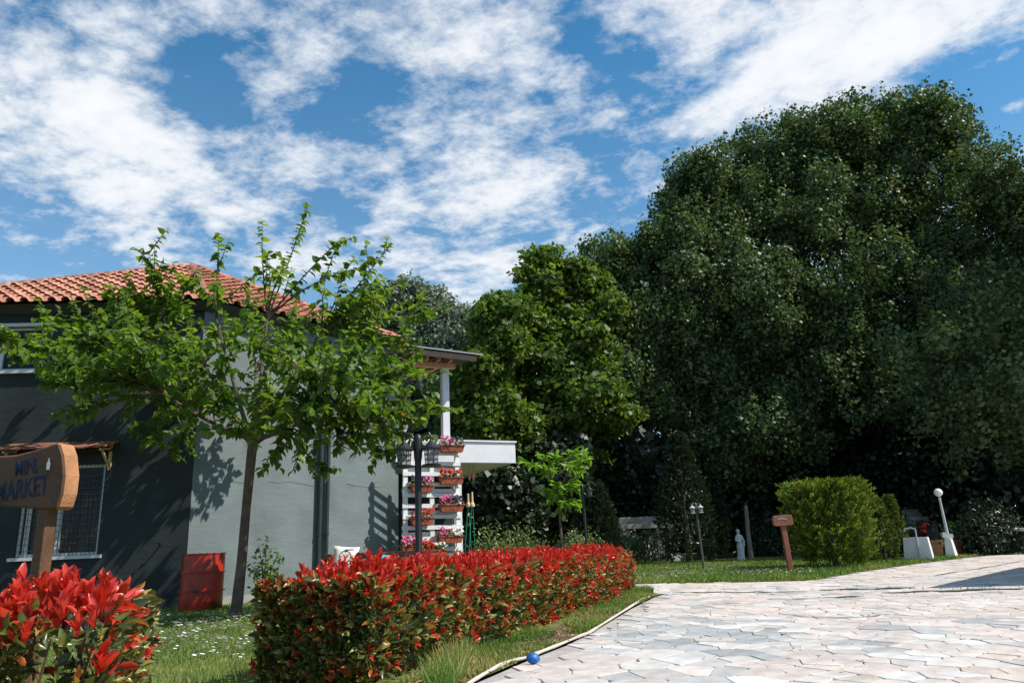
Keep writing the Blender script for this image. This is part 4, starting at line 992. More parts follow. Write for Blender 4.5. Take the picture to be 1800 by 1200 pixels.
# table at the right margin
p = G(1880, 972); tb = thing('stone_table', 'pale-topped dark table at the shaded right edge under trees', 'table', (p.x, p.y + 1.0, 0)); h = at(1800, 930, p.y + 1.0).z
MB().box((0, 0, h), (1.6, .8, .09)).build('top', 'stone_white', tb, bevel=.01)
for x in (-.5, .5): MB().box((x, 0, h / 2 - .025), (.14, .6, h - .05)).build('leg', 'wall_pale', tb)
# stone seat and low walls
def stone_seat(label, px0, px1, pt, pb, Y, m='wall_pale'):
    a, c_ = at(px0, pt, Y), at(px1, pt - 3, Y); z0 = 0
    o = thing('stone_bench', label, 'bench', ((a.x + c_.x) / 2, Y, 0), R(4)); L = c_.x - a.x
    MB().box((0, 0, a.z - .11), (L, .55, .2)).build('slab', m, o, bevel=.03)
    MB().box((0, .32, a.z + .05), (L * .96, .12, .52)).build('backrest', m, o, bevel=.04)
    for x in (-L * .38, L * .38): MB().box((x, .0, (a.z - .21) / 2), (.28, .45, a.z - .213)).build('block', m, o, bevel=.02)
stone_seat('pale stone bench in deep shade behind the long hedge', 1088, 1166, 922, 945, 33)
stone_seat('pale stone bench in deep shade behind the washing basin', 1592, 1640, 908, 935, 33)
p0, p1 = at(905, 945, 36), at(1010, 941, 36)
gw = thing('garden_wall', 'low pale garden wall in the shade behind the shrubs', 'wall', ((p0.x + p1.x) / 2, 36, 0)); L = p1.x - p0.x + 2
nb2 = 7
for k in range(nb2): MB().box((-L / 2 + (k + .5) * L / nb2, 0, .55), (L / nb2 - .02, .3, 1.1 + random.uniform(-.03, .03))).build('panel', 'wall_pale', gw)
MB().box((0, 0, 1.17), (L + .1, .4, .09)).build('coping', 'wall_pale', gw, bevel=.01)
# rock edging
def rock_mesh(s):
    bm = bmesh.new(); bmesh.ops.create_icosphere(bm, subdivisions=2, radius=1)
    for v in bm.verts:
        q = noise.noise(v.co * 1.3 + Vector((s * 7, 0, 0))) * .38 + noise.noise(v.co * 3 + Vector((s, 3, 0))) * .12; v.co *= 1 + q; v.co.z *= .72
    me = bpy.data.meshes.new('rock'); bm.to_mesh(me); bm.free(); me.materials.append(MATS['rock']); return me
RM = [rock_mesh(i) for i in range(5)]
rk = thing('rock_edging', 'row of rough stones edging the shaded bed behind the lawn', 'stones', G(1150, 990))
for k in range(11):
    px = 1106 + k * 9 + random.uniform(-3, 3); p = G(px, 985 + random.uniform(-3, 2) - (k > 12) * 2) - G(1150, 990)
    o = bpy.data.objects.new('rock', random.choice(RM)); COL.objects.link(o); o.parent = rk; s = random.uniform(.16, .34)
    o.location = (p.x, p.y, s * .35); o.scale = (s * random.uniform(1, 1.5), s, s); o.rotation_euler = (0, 0, random.uniform(0, 6))
    if k % 3 == 0:
        o2 = o.copy(); COL.objects.link(o2); o2.location = (p.x + .2, p.y + .35, s * .9); o2.scale = (s * .8, s * .7, s * .7)
# hose along the drive, blue ball
hp = [(760, 1246), (800, 1222), (840, 1198), (880, 1176), (900, 1167), (925, 1161), (950, 1152), (985, 1138), (1020, 1122), (1036, 1116), (1060, 1102), (1090, 1082), (1115, 1065), (1130, 1056), (1145, 1052)]
pts = []
for i, q in enumerate(hp): v = G(q[0], q[1] - 2); pts.append((v.x + .012 * math.sin(i * 1.7), v.y, .022))
cr_ = []
for i in range(len(pts) - 1):
    a, b0 = Vector(pts[i]), Vector(pts[i + 1]); m0 = (Vector(pts[min(i + 1, len(pts) - 1)]) - Vector(pts[max(i - 1, 0)])) / 2; m1 = (Vector(pts[min(i + 2, len(pts) - 1)]) - a) / 2
    for t_ in (0, .25, .5, .75):
        h00, h10, h01, h11 = 2 * t_ ** 3 - 3 * t_ ** 2 + 1, t_ ** 3 - 2 * t_ ** 2 + t_, -2 * t_ ** 3 + 3 * t_ ** 2, t_ ** 3 - t_ ** 2
        cr_.append(a * h00 + m0 * h10 + b0 * h01 + m1 * h11)
hs_ = MB().tube(cr_, [.015 + .004 * math.sin(i * .9) * math.sin(i * .37) for i in range(len(cr_))], 10).build('garden_hose', 'hose', None, True); tag(hs_, 'pale beige hose lying along the edge of the drive', 'hose')
p = G(936, 1166)
bb = MB(); n = 14
bb.lathe([(.055 * math.sin(a) * (1 + .05 * math.sin(5 * a)), .046 - .046 * math.cos(a)) for a in np.linspace(.05, PI - .05, 11)], (0, 0, 0), n, 1.1, .95)
bo_ = bb.build('ball', 'ball_blue', None, True); bo_.location = (p.x, p.y, .0); bo_.rotation_euler = (.2, .1, .4); tag(bo_, 'small dented blue ball lying beside the hose', 'ball')

# ------------------------------------------------------------------ hedges of red-tipped photinia
def hedge(label, A, B, width, hfun, n_ros, n_side, n_in, ll, near_end=True, nobj=300, seed=0, wr=1.0, spr=.42):
    A, B = Vector(A), Vector(B); d = B - A; L = d.length; d.normalize(); nr = Vector((d.y, -d.x, 0))       # nr points to the drive side
    o = thing('photinia_hedge', label, 'hedge', (A.x, A.y, 0))
    P, D, Nn, Ln, Wd, T = [], [], [], [], [], []
    def wfun(u, z):
        return width / 2 * (1 + .16 * noise.noise(Vector((u * 1.1 + seed, z * 1.7, 3))) + .10 * noise.noise(Vector((u * 3.5, z * 4, seed)))) * (.88 + .12 * min(1, z / .35)) * (1 - .05 * max(0, z - .75))
    def rosette(c, ax_, k, l, tone, spread):
        ax_ = ax_.normalized(); x = ax_.orthogonal().normalized(); y = ax_.cross(x); ph = random.random() * 6.3
        for i in range(k):
            a = ph + i * 2.4; sp = spread * random.uniform(.5, 1.25) * (1 if i > 1 else .4)
            dr = ax_ + (x * math.cos(a) + y * math.sin(a)) * sp
            P.append(c + Vector((0, 0, -.012 * i))); D.append(dr); nn_ = ax_ - (x * math.cos(a) + y * math.sin(a)) * .9 + Vector((random.uniform(-.3, .3), random.uniform(-.3, .3), random.uniform(-.3, .3)))
            Nn.append(nn_); Ln.append(l * random.uniform(.7, 1.15)); Wd.append(l * random.uniform(.34, .46) * wr); T.append(min(1, max(0, tone + random.uniform(-.10, .10))))
    # red shoots on top
    for k in range(n_ros):
        u = random.random(); wv = random.uniform(-1, 1); uu = u * L; h = hfun(u)
        edge = max(0, abs(wv) - .72) / .28
        z = h - .19 * edge * edge - .04 * edge + random.uniform(-.07, .035) + .04 * noise.noise(Vector((uu * 2.2, wv, seed + 1))) + (.10 * random.random() if random.random() < .22 else 0)
        p = A + d * uu + nr * (wv * wfun(uu, z)) + Vector((0, 0, z))
        ax_ = Vector((random.uniform(-.4, .4), random.uniform(-.4, .4), 1)) + nr * (wv * .5)
        rosette(p, ax_, random.randint(5, 8), ll * random.uniform(.85, 1.2), random.uniform(.62, .98), spr)
    # leaves on the flanks: green below, redder towards the top
    for k in range(n_side):
        u = random.random(); uu = u * L; h = hfun(u); s = 1 if random.random() < .70 else -1
        z = h * (1 - random.random() ** 1.0) * .97 + .02; w = wfun(uu, z)
        end = random.random()
        if near_end and end < .24:
            uu = -random.uniform(.0, .06) + .10 * noise.noise(Vector((z * 3, k * .001, 7))) ; p = A + d * uu + nr * random.uniform(-w, w); out = -d
        elif end > .90:
            uu = L + random.uniform(-.05, .05); p = A + d * uu + nr * random.uniform(-w, w); out = d
        else: p = A + d * uu + nr * (s * w * random.uniform(.80, 1.04)); out = nr * s
        p = p + Vector((0, 0, z)); f = z / h
        far = uu / L
        pr_red = .03 + .24 * max(0, f - .50) + .70 * max(0, f - .78) + (.18 * far if near_end else 0) + .22 * max(0, noise.noise(Vector((uu * 1.6, z * 2.5, seed + 4))))
        q = random.random()
        if q < pr_red: tone = random.uniform(.56, .9); kk = random.choice((1, 2, 4, 5))
        elif q < pr_red + .17 + .08 * far: tone = random.uniform(.37, .54); kk = random.choice((1, 2, 3))
        else: tone = random.uniform(.06, .40); kk = random.choice((1, 2, 3))
        ax_ = out * .9 + Vector((random.uniform(-.6, .6), random.uniform(-.6, .6), random.uniform(-.1, 1.0)))
        rosette(p, ax_, kk, ll * random.uniform(.8, 1.15), tone, .8)
    for k in range(n_in):
        u = random.random(); uu = u * L; z = random.uniform(.08, .92) * hfun(u); w = wfun(uu, z)
        p = A + d * uu + nr * (random.uniform(-.8, .8) * w) + Vector((0, 0, z))
        rosette(p, Vector((random.uniform(-1, 1), random.uniform(-1, 1), random.uniform(-.2, 1))), 2, ll * 1.1, random.uniform(0, .25), .9)
    P, D, Nn = (np.array([tuple(v) for v in q]) for q in (P, D, Nn)); Ln, Wd, T = map(np.array, (Ln, Wd, T))
    dist = np.linalg.norm(P - np.array([0, 0, EYE]), axis=1); side = (P - np.array(A)) @ np.array(nr)
    px = P[:, 0] / P[:, 1]
    sc_ = Ln / dist * (1 + .25 * (side > width * .3) + .3 * (P[:, 2] > .8)) * ((px > -.78) & (P[:, 2] > .12))
    split_leaves(o, L_FULL, 'photinia', P, D, Nn, Ln, Wd, T, sc_, (A.x, A.y, 0), nobj)
    # twigs
    sb = MB()
    for k in range(int(L * 26)):
        uu = random.random() * L; w0 = random.uniform(-.5, .5) * width / 2; q = A + d * uu + nr * w0 - Vector((A.x, A.y, 0)); h = hfun(uu / L)
        e = q + nr * random.uniform(-.34, .34) * width + d * random.uniform(-.2, .2)
        sb.tube([q * .7 + e * .3, (q + e) / 2 + Vector((0, 0, h * .45)), e + Vector((0, 0, h * random.uniform(.7, .96)))], [.011, .008, .004], 5, False)
    sb.build('stems', 'twig', o, True)
    return o
HA = G(640, 1208); HB = at(1104, 1044, 14.6); 
hd = (Vector((HB.x, HB.y, 0)) - Vector((HA.x, HA.y, 0))).normalized(); hn = Vector((hd.y, -hd.x, 0))
hedge('long clipped hedge with bright red shoots running beside the drive', (HA.x - hn.x * .42, HA.y - hn.y * .42, 0), (HB.x - hn.x * .42, HB.y - hn.y * .42, 0), 1.08, lambda u: (.775 + .05 * max(0, 1 - u * 4) - .10 * max(0, 1 - u * 28) - .08 * max(0, 1 - (1 - u) * 30) + .02 * math.sin(u * 21) + .045 * noise.noise(Vector((u * 14, 0, 2)))), 2100, 7000, 2300, .094, True, 300, 1, 1.08, .5)
hl0, hl1 = at(215, 1100, 3.95), at(-420, 1100, 3.55)
hedge('nearer hedge with loose red shoots in the left foreground', (hl0.x, hl0.y, 0), (hl1.x, hl1.y, 0), .78, lambda u: .82 + .05 * math.sin(u * 9 + .6) - .05 * (1 - min(1, u / .16)), 270, 900, 380, .098, True, 300, 5, 1.05, .55)

# ------------------------------------------------------------------ young mulberry tree on the lawn
def bez(a, b, c, n): return [a * (1 - t) ** 2 + b * 2 * t * (1 - t) + c * t * t for t in [i / n for i in range(n + 1)]]
TB0 = G(415, 1084); TBv = Vector((TB0.x, TB0.y, 0)); fork = at(443, 775, TB0.y)
mul = thing('mulberry_tree', 'young mulberry tree with spreading leafy crown on the lawn', 'tree', TBv)
tk = MB().tube([Vector((-.05, 0, -.05)), Vector((0.0, 0, .15)), at(425, 985, TB0.y) - TBv, at(433, 890, TB0.y) - TBv, at(443, 790, TB0.y) - TBv, fork + Vector((.02, 0, .12)) - TBv], [.14, .098, .082, .076, .085, .062], 14).build('trunk', 'bark_young', mul, True)
limbs = [  # pixel ends with depth shift
    (5, 592, -1.2), (20, 640, .2), (60, 560, .6), (110, 745, -.8), (150, 690, .5), (190, 520, -.4), (262, 440, .3), (300, 520, 1.0), (385, 412, -.3), (330, 600, -1.5),
    (462, 388, .4), (538, 374, -.2), (602, 418, .3), (560, 500, -1.2), (640, 470, 1.0), (688, 430, -.2), (715, 500, .6), (745, 560, -.6), (640, 590, -1.4), (770, 715, -.3), (755, 660, .6),
    (700, 770, -1.0), (690, 820, .2), (600, 790, -1.2), (575, 840, .1), (480, 800, -1.3), (330, 720, -1.4), (240, 790, .6), (400, 640, -1.7), (500, 640, 1.2), (440, 540, 1.4), (160, 610, 1.0), (70, 680, -.4), (540, 700, -1.6), (250, 650, -1.0),
    (120, 600, 2.0), (200, 680, 2.4), (280, 740, 2.6), (330, 540, 2.0), (400, 720, 2.8), (470, 690, 3.0), (520, 560, 2.2), (570, 640, 2.8), (620, 540, 1.8), (640, 700, 2.4), (700, 640, 1.8), (350, 660, 3.0), (300, 800, 2.0), (420, 600, 2.6),
    (735, 745, -.6), (660, 775, -.9), (620, 740, 1.4), (520, 770, -1.2), (440, 720, -2.2), (745, 790, -.2), (300, 640, -2.2), (460, 620, -2.4),
    (40, 625, -2.0), (130, 655, -1.8), (220, 580, -1.8), (380, 500, -1.4), (480, 470, .9), (430, 580, -2.2), (600, 640, -2.2), (660, 720, -1.9), (720, 690, 1.0), (500, 740, -2.2), (370, 760, -2.0), (600, 480, -.6), (500, 470, -.5), (340, 490, .5), (230, 510, .6), (650, 530, -.8),
    (90, 610, -.6), (140, 640, .4), (190, 600, -.2), (250, 600, .5), (290, 680, -.6), (340, 700, .5), (400, 690, -.8), (470, 730, .3), (550, 720, .6), (610, 690, -.4), (680, 680, .3), (720, 620, -.3), (690, 560, .4), (590, 570, .2), (520, 610, -.9), (380, 590, .2), (320, 620, .6)]
LP, LD, LN, LL = [], [], [], []
br_ = MB(); limb_meshes = []
def leaf_on(p, along, l):
    side = Vector((random.gauss(0, 1), random.gauss(0, 1), random.gauss(0, .5)))
    side = (side - along * side.dot(along)); side.normalize()
    dr = side + along * .35 + Vector((0, 0, -.38)); LP.append(p); LD.append(dr); LN.append(Vector((random.gauss(0, .38), random.gauss(-.05, .38), 1)) + side * .25); LL.append(l)
prim = []
for (px, py, dy) in ((285, 690, -.9), (300, 600, 1.0), (380, 560, -.3), (470, 560, .5), (560, 590, -.4), (600, 660, 1.1), (590, 710, -1.0), (450, 640, 2.0), (360, 640, 2.2)):
    e = at(px, py, TB0.y + dy); md = fork.lerp(e, .5) + Vector((0, 0, -.12)); cvp = bez(fork + Vector((random.uniform(-.04, .04), 0, random.uniform(-.1, .12))), md, e, 10); prim.append(cvp)
    MB().tube([v - TBv for v in cvp], [.048 * (1 - .62 * k / 10) for k in range(11)], 8).build('branch', 'bark_young', mul, True)
for i, (px, py, dy) in enumerate(limbs):
    e = at(px, py, TB0.y + dy)
    cands = [(cp[j] - e).length + 1.0 * (10 - j) * .05 + (3 if (e - cp[j]).normalized().dot((cp[j] - cp[j - 1]).normalized()) < .1 else 0) for cp in prim for j in range(3, 11)]
    bi = int(np.argmin(cands)); s0 = prim[bi // 8][3 + bi % 8]; tang = (prim[bi // 8][3 + bi % 8] - prim[bi // 8][2 + bi % 8]).normalized()
    mid = s0.lerp(e, .5) + tang * .3 * (e - s0).length * .6 + Vector((random.uniform(-.15, .15), random.uniform(-.2, .2), 0))
    cv = bez(s0, mid, e, 12); r0 = random.uniform(.017, .025)
    MB().tube([v - TBv for v in cv], [r0 * (1 - .88 * k / 12) for k in range(13)], 6).build('branch', 'bark_young', mul, True)
    lenb = sum((cv[k + 1] - cv[k]).length for k in range(12))
    # leaves straight on the outer shoot
    nn_ = int(8 + lenb * 9)
    for k in range(nn_):
        t_ = 1 - .8 * (k / nn_) ** 1.1; f_ = t_ * 12; j = min(11, int(f_)); p = cv[j].lerp(cv[j + 1], f_ - j); leaf_on(p, (cv[j + 1] - cv[j]).normalized(), random.uniform(.14, .22) * (.62 + .38 * min(1, k / 6)))
    # side twigs
    for k in range(int(4 + lenb * 5.0) if (py > 520 or px < 345) else int(1 + lenb * .9)):
        t_ = random.uniform(.10, .97); f_ = t_ * 12; j = min(11, int(f_)); p = cv[j].lerp(cv[j + 1], f_ - j); al = (cv[j + 1] - cv[j]).normalized()
        sd = Vector((random.gauss(0, 1), random.gauss(0, .8), random.gauss(.25, .7))).normalized(); dr = (al * .75 + sd * .85).normalized()
        tl_ = random.uniform(.35, .95) * (1.15 - .5 * t_); q = p + dr * tl_ + Vector((0, 0, .06)); 
        tw = bez(p, p + dr * tl_ * .5 + Vector((0, 0, .05)), q, 4)
        br_.tube([v - TBv for v in tw], [.012, .010, .008, .006, .003], 4, False)
        m_ = int(tl_ * 15) + 2
        for a in range(m_):
            g2 = .2 + .8 * a / m_; f2 = g2 * 4; j2 = min(3, int(f2)); leaf_on(tw[j2].lerp(tw[j2 + 1], f2 - j2), dr, random.uniform(.105, .185))
br_.build('twigs', 'bark_young', mul, True)['kind'] = 'stuff'
LP = np.array([tuple(v) for v in LP]); LD = np.array([tuple(v) for v in LD]); LN = np.array([tuple(v) for v in LN]); LL = np.array(LL)
ndn = np.array([noise.noise(Vector(p) * .9) for p in LP])
tone = np.clip(.42 + .35 * ndn + rng.normal(0, .2, len(LP)) + .15 * (LP[:, 2] > 5.0), 0, 1)
cen = np.array(fork + Vector((0, 0, 1.2)))
score = LL * (1 + .5 * np.linalg.norm((LP - cen) * np.array([1, .4, 1]), axis=1)) * (LP[:, 0] > -9.6) / LP[:, 1]
split_leaves(mul, L_HEART, 'mulberry', LP, LD, LN, LL, LL * rng.uniform(.62, .8, len(LL)), tone, score, TBv, 300)

# ------------------------------------------------------------------ other trees
ntri = 0
def px_lobes(L):
    """(px, py, radius px x, radius px y, depth Y, depth radius factor) -> world lobes"""
    out = []
    for (px, py, rx, ry, Y, kd) in L:
        c = at(px, py, Y); dist = (c - Vector((0, 0, EYE))).length
        dd = ray(px, py).normalized(); k = dist * dd.dot(ray(900, 600).normalized()) and dist / F
        out.append((c, rx * k * 1.0, max(rx, ry) * .5 * k * kd * 2, ry * k))
    return out
def tree(name, label, base, lobes, m, n_leaf, leaf, clump=.55, per=46, trunk_r=.25, group=None, cat='tree', bark='bark', hollow=.55, flat=.35, droop=.0, tpl=L_SIMPLE, ratio=.8, limbs_n=10):
    base = Vector((base[0], base[1], 0)); o = thing(name, label, cat, base, 0, group)
    vol = np.array([l[1] * l[2] * l[3] for l in lobes]) ** .72; vol = vol / vol.sum(); PP, NN, TT = [], [], []
    cents = []
    for (c, rx, ry, rz), f in zip(lobes, vol):
        k = max(3, int(n_leaf * f / per)); ns = 15
        sv = unit(rnd(ns)); sv[:, 1] = np.where((sv[:, 1] > .3) & (rng.random(ns) < .6), -sv[:, 1], sv[:, 1])
        sr = rng.uniform(.27, .46, ns)                                   # bough masses that bulge from the lobe
        sc0 = sv * (rng.uniform(.60, .80, (ns, 1)))
        si = rng.integers(0, ns, k); v = unit(rnd(k) + sv[si] * .75)
        rel = sc0[si] + v * (sr[si][:, None]) * rng.uniform(.5, 1.02, (k, 1))
        core = rng.random(k) < .22
        rel[core] = unit(rnd(int(core.sum()))) * rng.uniform(.2, .62, (int(core.sum()), 1))
        ext = np.array([rx, ry, rz]); cc_ = np.array(c) + rel * ext; kp = cc_[:, 2] > .15; cc_, v = cc_[kp], v[kp]; cents.append(cc_)
        k = len(cc_); cs = clump * rng.uniform(.5, 1.25, (k, 1, 1))
        off = rng.normal(0, 1, (k, per, 3)); off /= np.maximum(1, np.linalg.norm(off, axis=2, keepdims=True) / 1.5)
        q = cc_[:, None, :] + off * cs * (np.array([.85, .85, 1.1]) if 'poplar' in m else np.array([1, 1, .6])); PP.append(q.reshape(-1, 3))
        nn_ = v[:, None, :] * .75 + rng.normal(0, .45, (k, per, 3)) + np.array([0, 0, flat]); NN.append(nn_.reshape(-1, 3)); TT.append(np.repeat(rng.normal(0, .17, k), per))
    P = np.concatenate(PP); Nn = np.concatenate(NN); ok = P[:, 2] > .03; P, Nn = P[ok], Nn[ok]; n = len(P); CT = np.concatenate(TT)[ok]
    D = rnd(n) + np.array([0, 0, -droop]); Ln = leaf * rng.uniform(.5, 1.35, n)
    tone = np.clip(rng.normal(.42, .18, n) + CT, 0, 1)
    cr_o = link('crown', leaf_mesh(tpl, P - np.array(base), D, Nn, Ln, Ln * ratio, tone, 'crown'), o, m)
    # trunk and limbs
    top = max((l[0] for l in lobes), key=lambda c: c.z); main = lobes[0][0]
    zt = main.z; tb = MB(); mid = Vector(((main.x - base.x) * .45, (main.y - base.y) * .45, zt * .5))
    cv = bez(Vector((0, 0, -.1)), mid, Vector((main.x - base.x, main.y - base.y, zt)), 8)
    tb.tube(cv, [trunk_r * (1.25 if k == 0 else 1) * (1 - .8 * k / 8) for k in range(9)], 9); tb.build('trunk', bark, o, True)
    allc = np.concatenate(cents) - np.array(base); lb = MB()
    for k in range(limbs_n * max(1, len(lobes) // 2)):
        e = Vector(allc[rng.integers(len(allc))]); j = random.randint(2, 6); s0 = cv[j]; 
        if e.z < s0.z - 1: continue
        mm = s0.lerp(e, .5) + Vector((0, 0, -.1 * (e - s0).length)); lb.tube(bez(s0, mm, e, 5), [trunk_r * .34 * (1 - .9 * q / 5) for q in range(6)], 5, False)
    if lb.v: lb.build('limbs', bark, o, True)
    return o
GB = 'tall trees behind the lawn'
tree('poplar_tree', 'tallest broad poplar with glossy dark leaves towering at right', (17.0, 38), px_lobes([(1520, 350, 150, 160, 38, 1), (1440, 285, 98, 92, 37.5, 1), (1600, 290, 98, 84, 38, 1), (1525, 248, 110, 52, 38, 1), (1390, 400, 110, 130, 36.5, 1), (1640, 400, 110, 140, 36.5, 1), (1500, 520, 170, 140, 35.5, .9), (1480, 680, 180, 130, 35.5, .8), (1640, 600, 120, 150, 35.5, .9), (1345, 275, 66, 56, 38, 1), (1688, 335, 62, 60, 38, 1)]),
     'poplar', 185000, .178, .40, 40, .55, GB, ratio=.9)
tree('poplar_tree', 'left shoulder poplar of the dark stand, sloping down to bright tree', (11.0, 37), px_lobes([(1255, 390, 100, 110, 37, 1), (1315, 335, 88, 80, 38, 1), (1212, 370, 50, 56, 37, 1), (1190, 480, 80, 100, 36, 1), (1290, 560, 130, 150, 35, .9), (1180, 640, 110, 120, 35, .8), (1300, 720, 130, 120, 35, .8), (1240, 330, 50, 42, 37.5, 1)]),
     'poplar', 115000, .178, .40, 40, .45, GB, ratio=.9)
tree('poplar_tree', 'right-hand poplar reaching out of the frame beside the tallest one', (24.0, 35), px_lobes([(1765, 450, 90, 140, 35, 1), (1825, 430, 90, 100, 35, 1), (1750, 372, 55, 60, 35.5, 1), (1770, 600, 110, 150, 33.5, .9), (1760, 760, 100, 110, 32.5, .8), (1720, 700, 90, 130, 33, .8), (1880, 560, 90, 220, 34, 1), (2070, 560, 130, 190, 31, 1), (2180, 560, 190, 240, 28.5, .9), (1730, 600, 100, 110, 29, 1), (1640, 650, 95, 80, 27.5, 1), (1770, 690, 95, 100, 27, 1), (1690, 740, 80, 70, 28.5, 1)]),
     'poplar', 118000, .172, .38, 40, .42, GB, ratio=.9)
tree('poplar_tree', 'smaller poplar filling the notch left of the dark stand', (5.6, 36), px_lobes([(1085, 500, 74, 75, 36, 1), (1062, 458, 48, 40, 36, 1), (1122, 458, 55, 42, 36.5, 1), (1125, 580, 85, 100, 35, .9), (1090, 690, 100, 110, 34, .8)]),
     'poplar', 52000, .18, .40, 40, .35, GB, ratio=.9)
tree('maple_tree', 'light green maple catching the sun at the left end of the stand', (2.6, 33), px_lobes([(965, 545, 62, 70, 33, 1), (945, 480, 34, 40, 33, 1), (975, 470, 30, 30, 33.5, 1), (1015, 500, 50, 48, 33.5, 1), (1050, 560, 48, 60, 33, .9), (935, 610, 62, 58, 32.5, .9), (1010, 640, 80, 66, 32, .9), (910, 700, 80, 70, 32, .8), (1030, 720, 90, 60, 31.5, .8), (950, 790, 100, 50, 32, .7)]),
     'maple', 46000, .24, .36, 30, .30, GB, ratio=.9, flat=.55)
tree('maple_tree', 'lower light green maple behind the balcony end', (-.5, 30), px_lobes([(880, 590, 52, 48, 30, 1), (872, 550, 30, 28, 30, 1), (850, 640, 52, 50, 29.5, .9), (822, 700, 60, 60, 30, .8), (870, 760, 70, 80, 30, .8), (905, 560, 36, 40, 31, 1)]),
     'maple', 26000, .24, .36, 30, .15, GB, ratio=.9, flat=.55)
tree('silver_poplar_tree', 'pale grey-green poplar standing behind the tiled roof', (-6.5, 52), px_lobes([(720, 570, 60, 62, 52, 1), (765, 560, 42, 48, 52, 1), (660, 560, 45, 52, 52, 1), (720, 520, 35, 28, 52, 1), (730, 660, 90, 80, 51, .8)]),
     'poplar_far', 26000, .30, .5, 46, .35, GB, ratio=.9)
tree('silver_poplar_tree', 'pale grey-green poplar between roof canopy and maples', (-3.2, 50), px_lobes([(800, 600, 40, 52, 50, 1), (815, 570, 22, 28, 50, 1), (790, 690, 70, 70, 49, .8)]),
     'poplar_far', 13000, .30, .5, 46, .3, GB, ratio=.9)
tree('poplar_tree', 'tall poplar beyond the right edge of the drive, shading the back lawn', (28.6, 26), [(Vector((28.2, 25.6, 18.5)), 4.0, 4.0, 4.6), (Vector((28.8, 27.2, 14.0)), 4.2, 4.2, 4.2), (Vector((28.4, 25.0, 22.5)), 3.0, 3.2, 2.8), (Vector((29.6, 29.6, 18)), 4.4, 4.2, 5.5)], 'poplar', 30000, .24, .45, 40, .35, GB, ratio=.9)
# darker understorey below the big crowns
UND = 'dark understorey trees behind the lawn'
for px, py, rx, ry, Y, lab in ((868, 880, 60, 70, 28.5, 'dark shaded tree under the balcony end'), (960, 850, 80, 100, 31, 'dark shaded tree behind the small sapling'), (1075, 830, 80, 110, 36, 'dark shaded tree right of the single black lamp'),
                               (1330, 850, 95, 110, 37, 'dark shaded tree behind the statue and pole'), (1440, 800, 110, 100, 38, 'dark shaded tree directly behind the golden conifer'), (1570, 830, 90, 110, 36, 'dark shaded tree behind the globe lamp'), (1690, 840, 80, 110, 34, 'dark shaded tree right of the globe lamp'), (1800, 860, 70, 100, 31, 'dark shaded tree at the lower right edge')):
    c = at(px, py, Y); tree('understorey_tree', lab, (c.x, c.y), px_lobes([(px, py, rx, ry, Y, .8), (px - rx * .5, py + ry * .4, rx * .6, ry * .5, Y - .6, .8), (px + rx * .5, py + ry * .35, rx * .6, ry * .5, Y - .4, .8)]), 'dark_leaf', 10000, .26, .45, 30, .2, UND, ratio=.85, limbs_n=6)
# cypress-like dark columns
def conifer(name, label, base, h, r, m, n, leaf, top=.25, group=None, box=False, clump=.14, cat='conifer', per=14):
    base = Vector((base[0], base[1], 0)); o = thing(name, label, cat, base, 0, group)
    k = n // per; t_ = rng.random(k) ** .85; a = rng.uniform(0, 2 * PI, k)
    if box: rad = r * (1 - .16 * np.maximum(0, t_ - .80) / .2) * (.80 + .20 * np.sin(np.minimum(1, t_ / .45) * PI / 2)) 
    else: rad = r * (np.minimum(1, .72 + t_ * 1.1)) * (1 - np.maximum(0, (t_ - .22) / .78) ** 1.35 * (1 - top * .3))
    rad = rad * (1 + (.26 if box else .16) * np.array([noise.noise(Vector((math.cos(x) * 1.9, math.sin(x) * 1.9, y * h * 1.1))) for x, y in zip(a, t_)]))
    if box: rad = rad * (np.abs(np.cos(a)) ** 4 + np.abs(np.sin(a)) ** 4) ** -.2
    rf = np.where(rng.random(k) < .72, rng.uniform(.84, 1.05, k), rng.uniform(.3, .85, k))
    cap = box & (rng.random(k) < .13)
    rf = np.where(cap, np.sqrt(rng.random(k)), rf); t_ = np.where(cap, rng.uniform(.93, 1.03, k), t_)
    c = np.c_[rad * rf * np.cos(a), rad * rf * np.sin(a), t_ * h]
    outw = np.c_[np.cos(a), np.sin(a), np.full(k, .95)]
    # each clump is a feathery spray pointing out and up
    along = rng.random((k, per, 1)); sp = c[:, None, :] + unit(outw + rnd(k, .35))[:, None, :] * along * clump * 2.2 + rng.normal(0, 1, (k, per, 3)) * clump * .30 * (1.1 - along)
    P = sp.reshape(-1, 3); D = np.repeat(outw, per, 0) + rnd(k * per, .45); Nn = rnd(k * per) + np.array([0, -.3, .4])
    ln = leaf * rng.uniform(.6, 1.3, k * per); tone = np.clip(.18 + .62 * along.ravel() + np.repeat(rng.normal(0, .13, k), per) + rng.normal(0, .08, k * per), 0, .97)
    tone = np.where(np.repeat(rng.random(k) < .012, per), 1.0, tone); ok = P[:, 2] > 0
    if box: ok &= P[:, 2] < h + .16 + .12 * rng.random(k * per)
    link('foliage', leaf_mesh(L_SIMPLE, P[ok], D[ok], Nn[ok], ln[ok], ln[ok] * .42, tone[ok]), o, m)
    MB().tube([(0, 0, -.05), (.02, 0, h * .5), (0, 0, h * .9)], [r * .10 + .03, r * .06 + .02, .01], 7).build('trunk', 'bark', o, True); return o
CY = 'dark shaded conifers'
for px, base, topy, w, Y, lab in ((1212, 985, 770, 44, 29, 'tall dark conifer column left of the two-armed lawn lamp'), (1256, 982, 800, 26, 33, 'dark conifer column right of the two-armed lawn lamp'), (1052, 965, 860, 36, 27, 'dark conifer beside the single black lamp')):
    p = at(px, base, Y); h = at(px, topy, Y).z; conifer('dark_conifer', lab, (p.x, p.y), h, w * Y / F, 'dark_leaf', 14000, .12, group=CY)
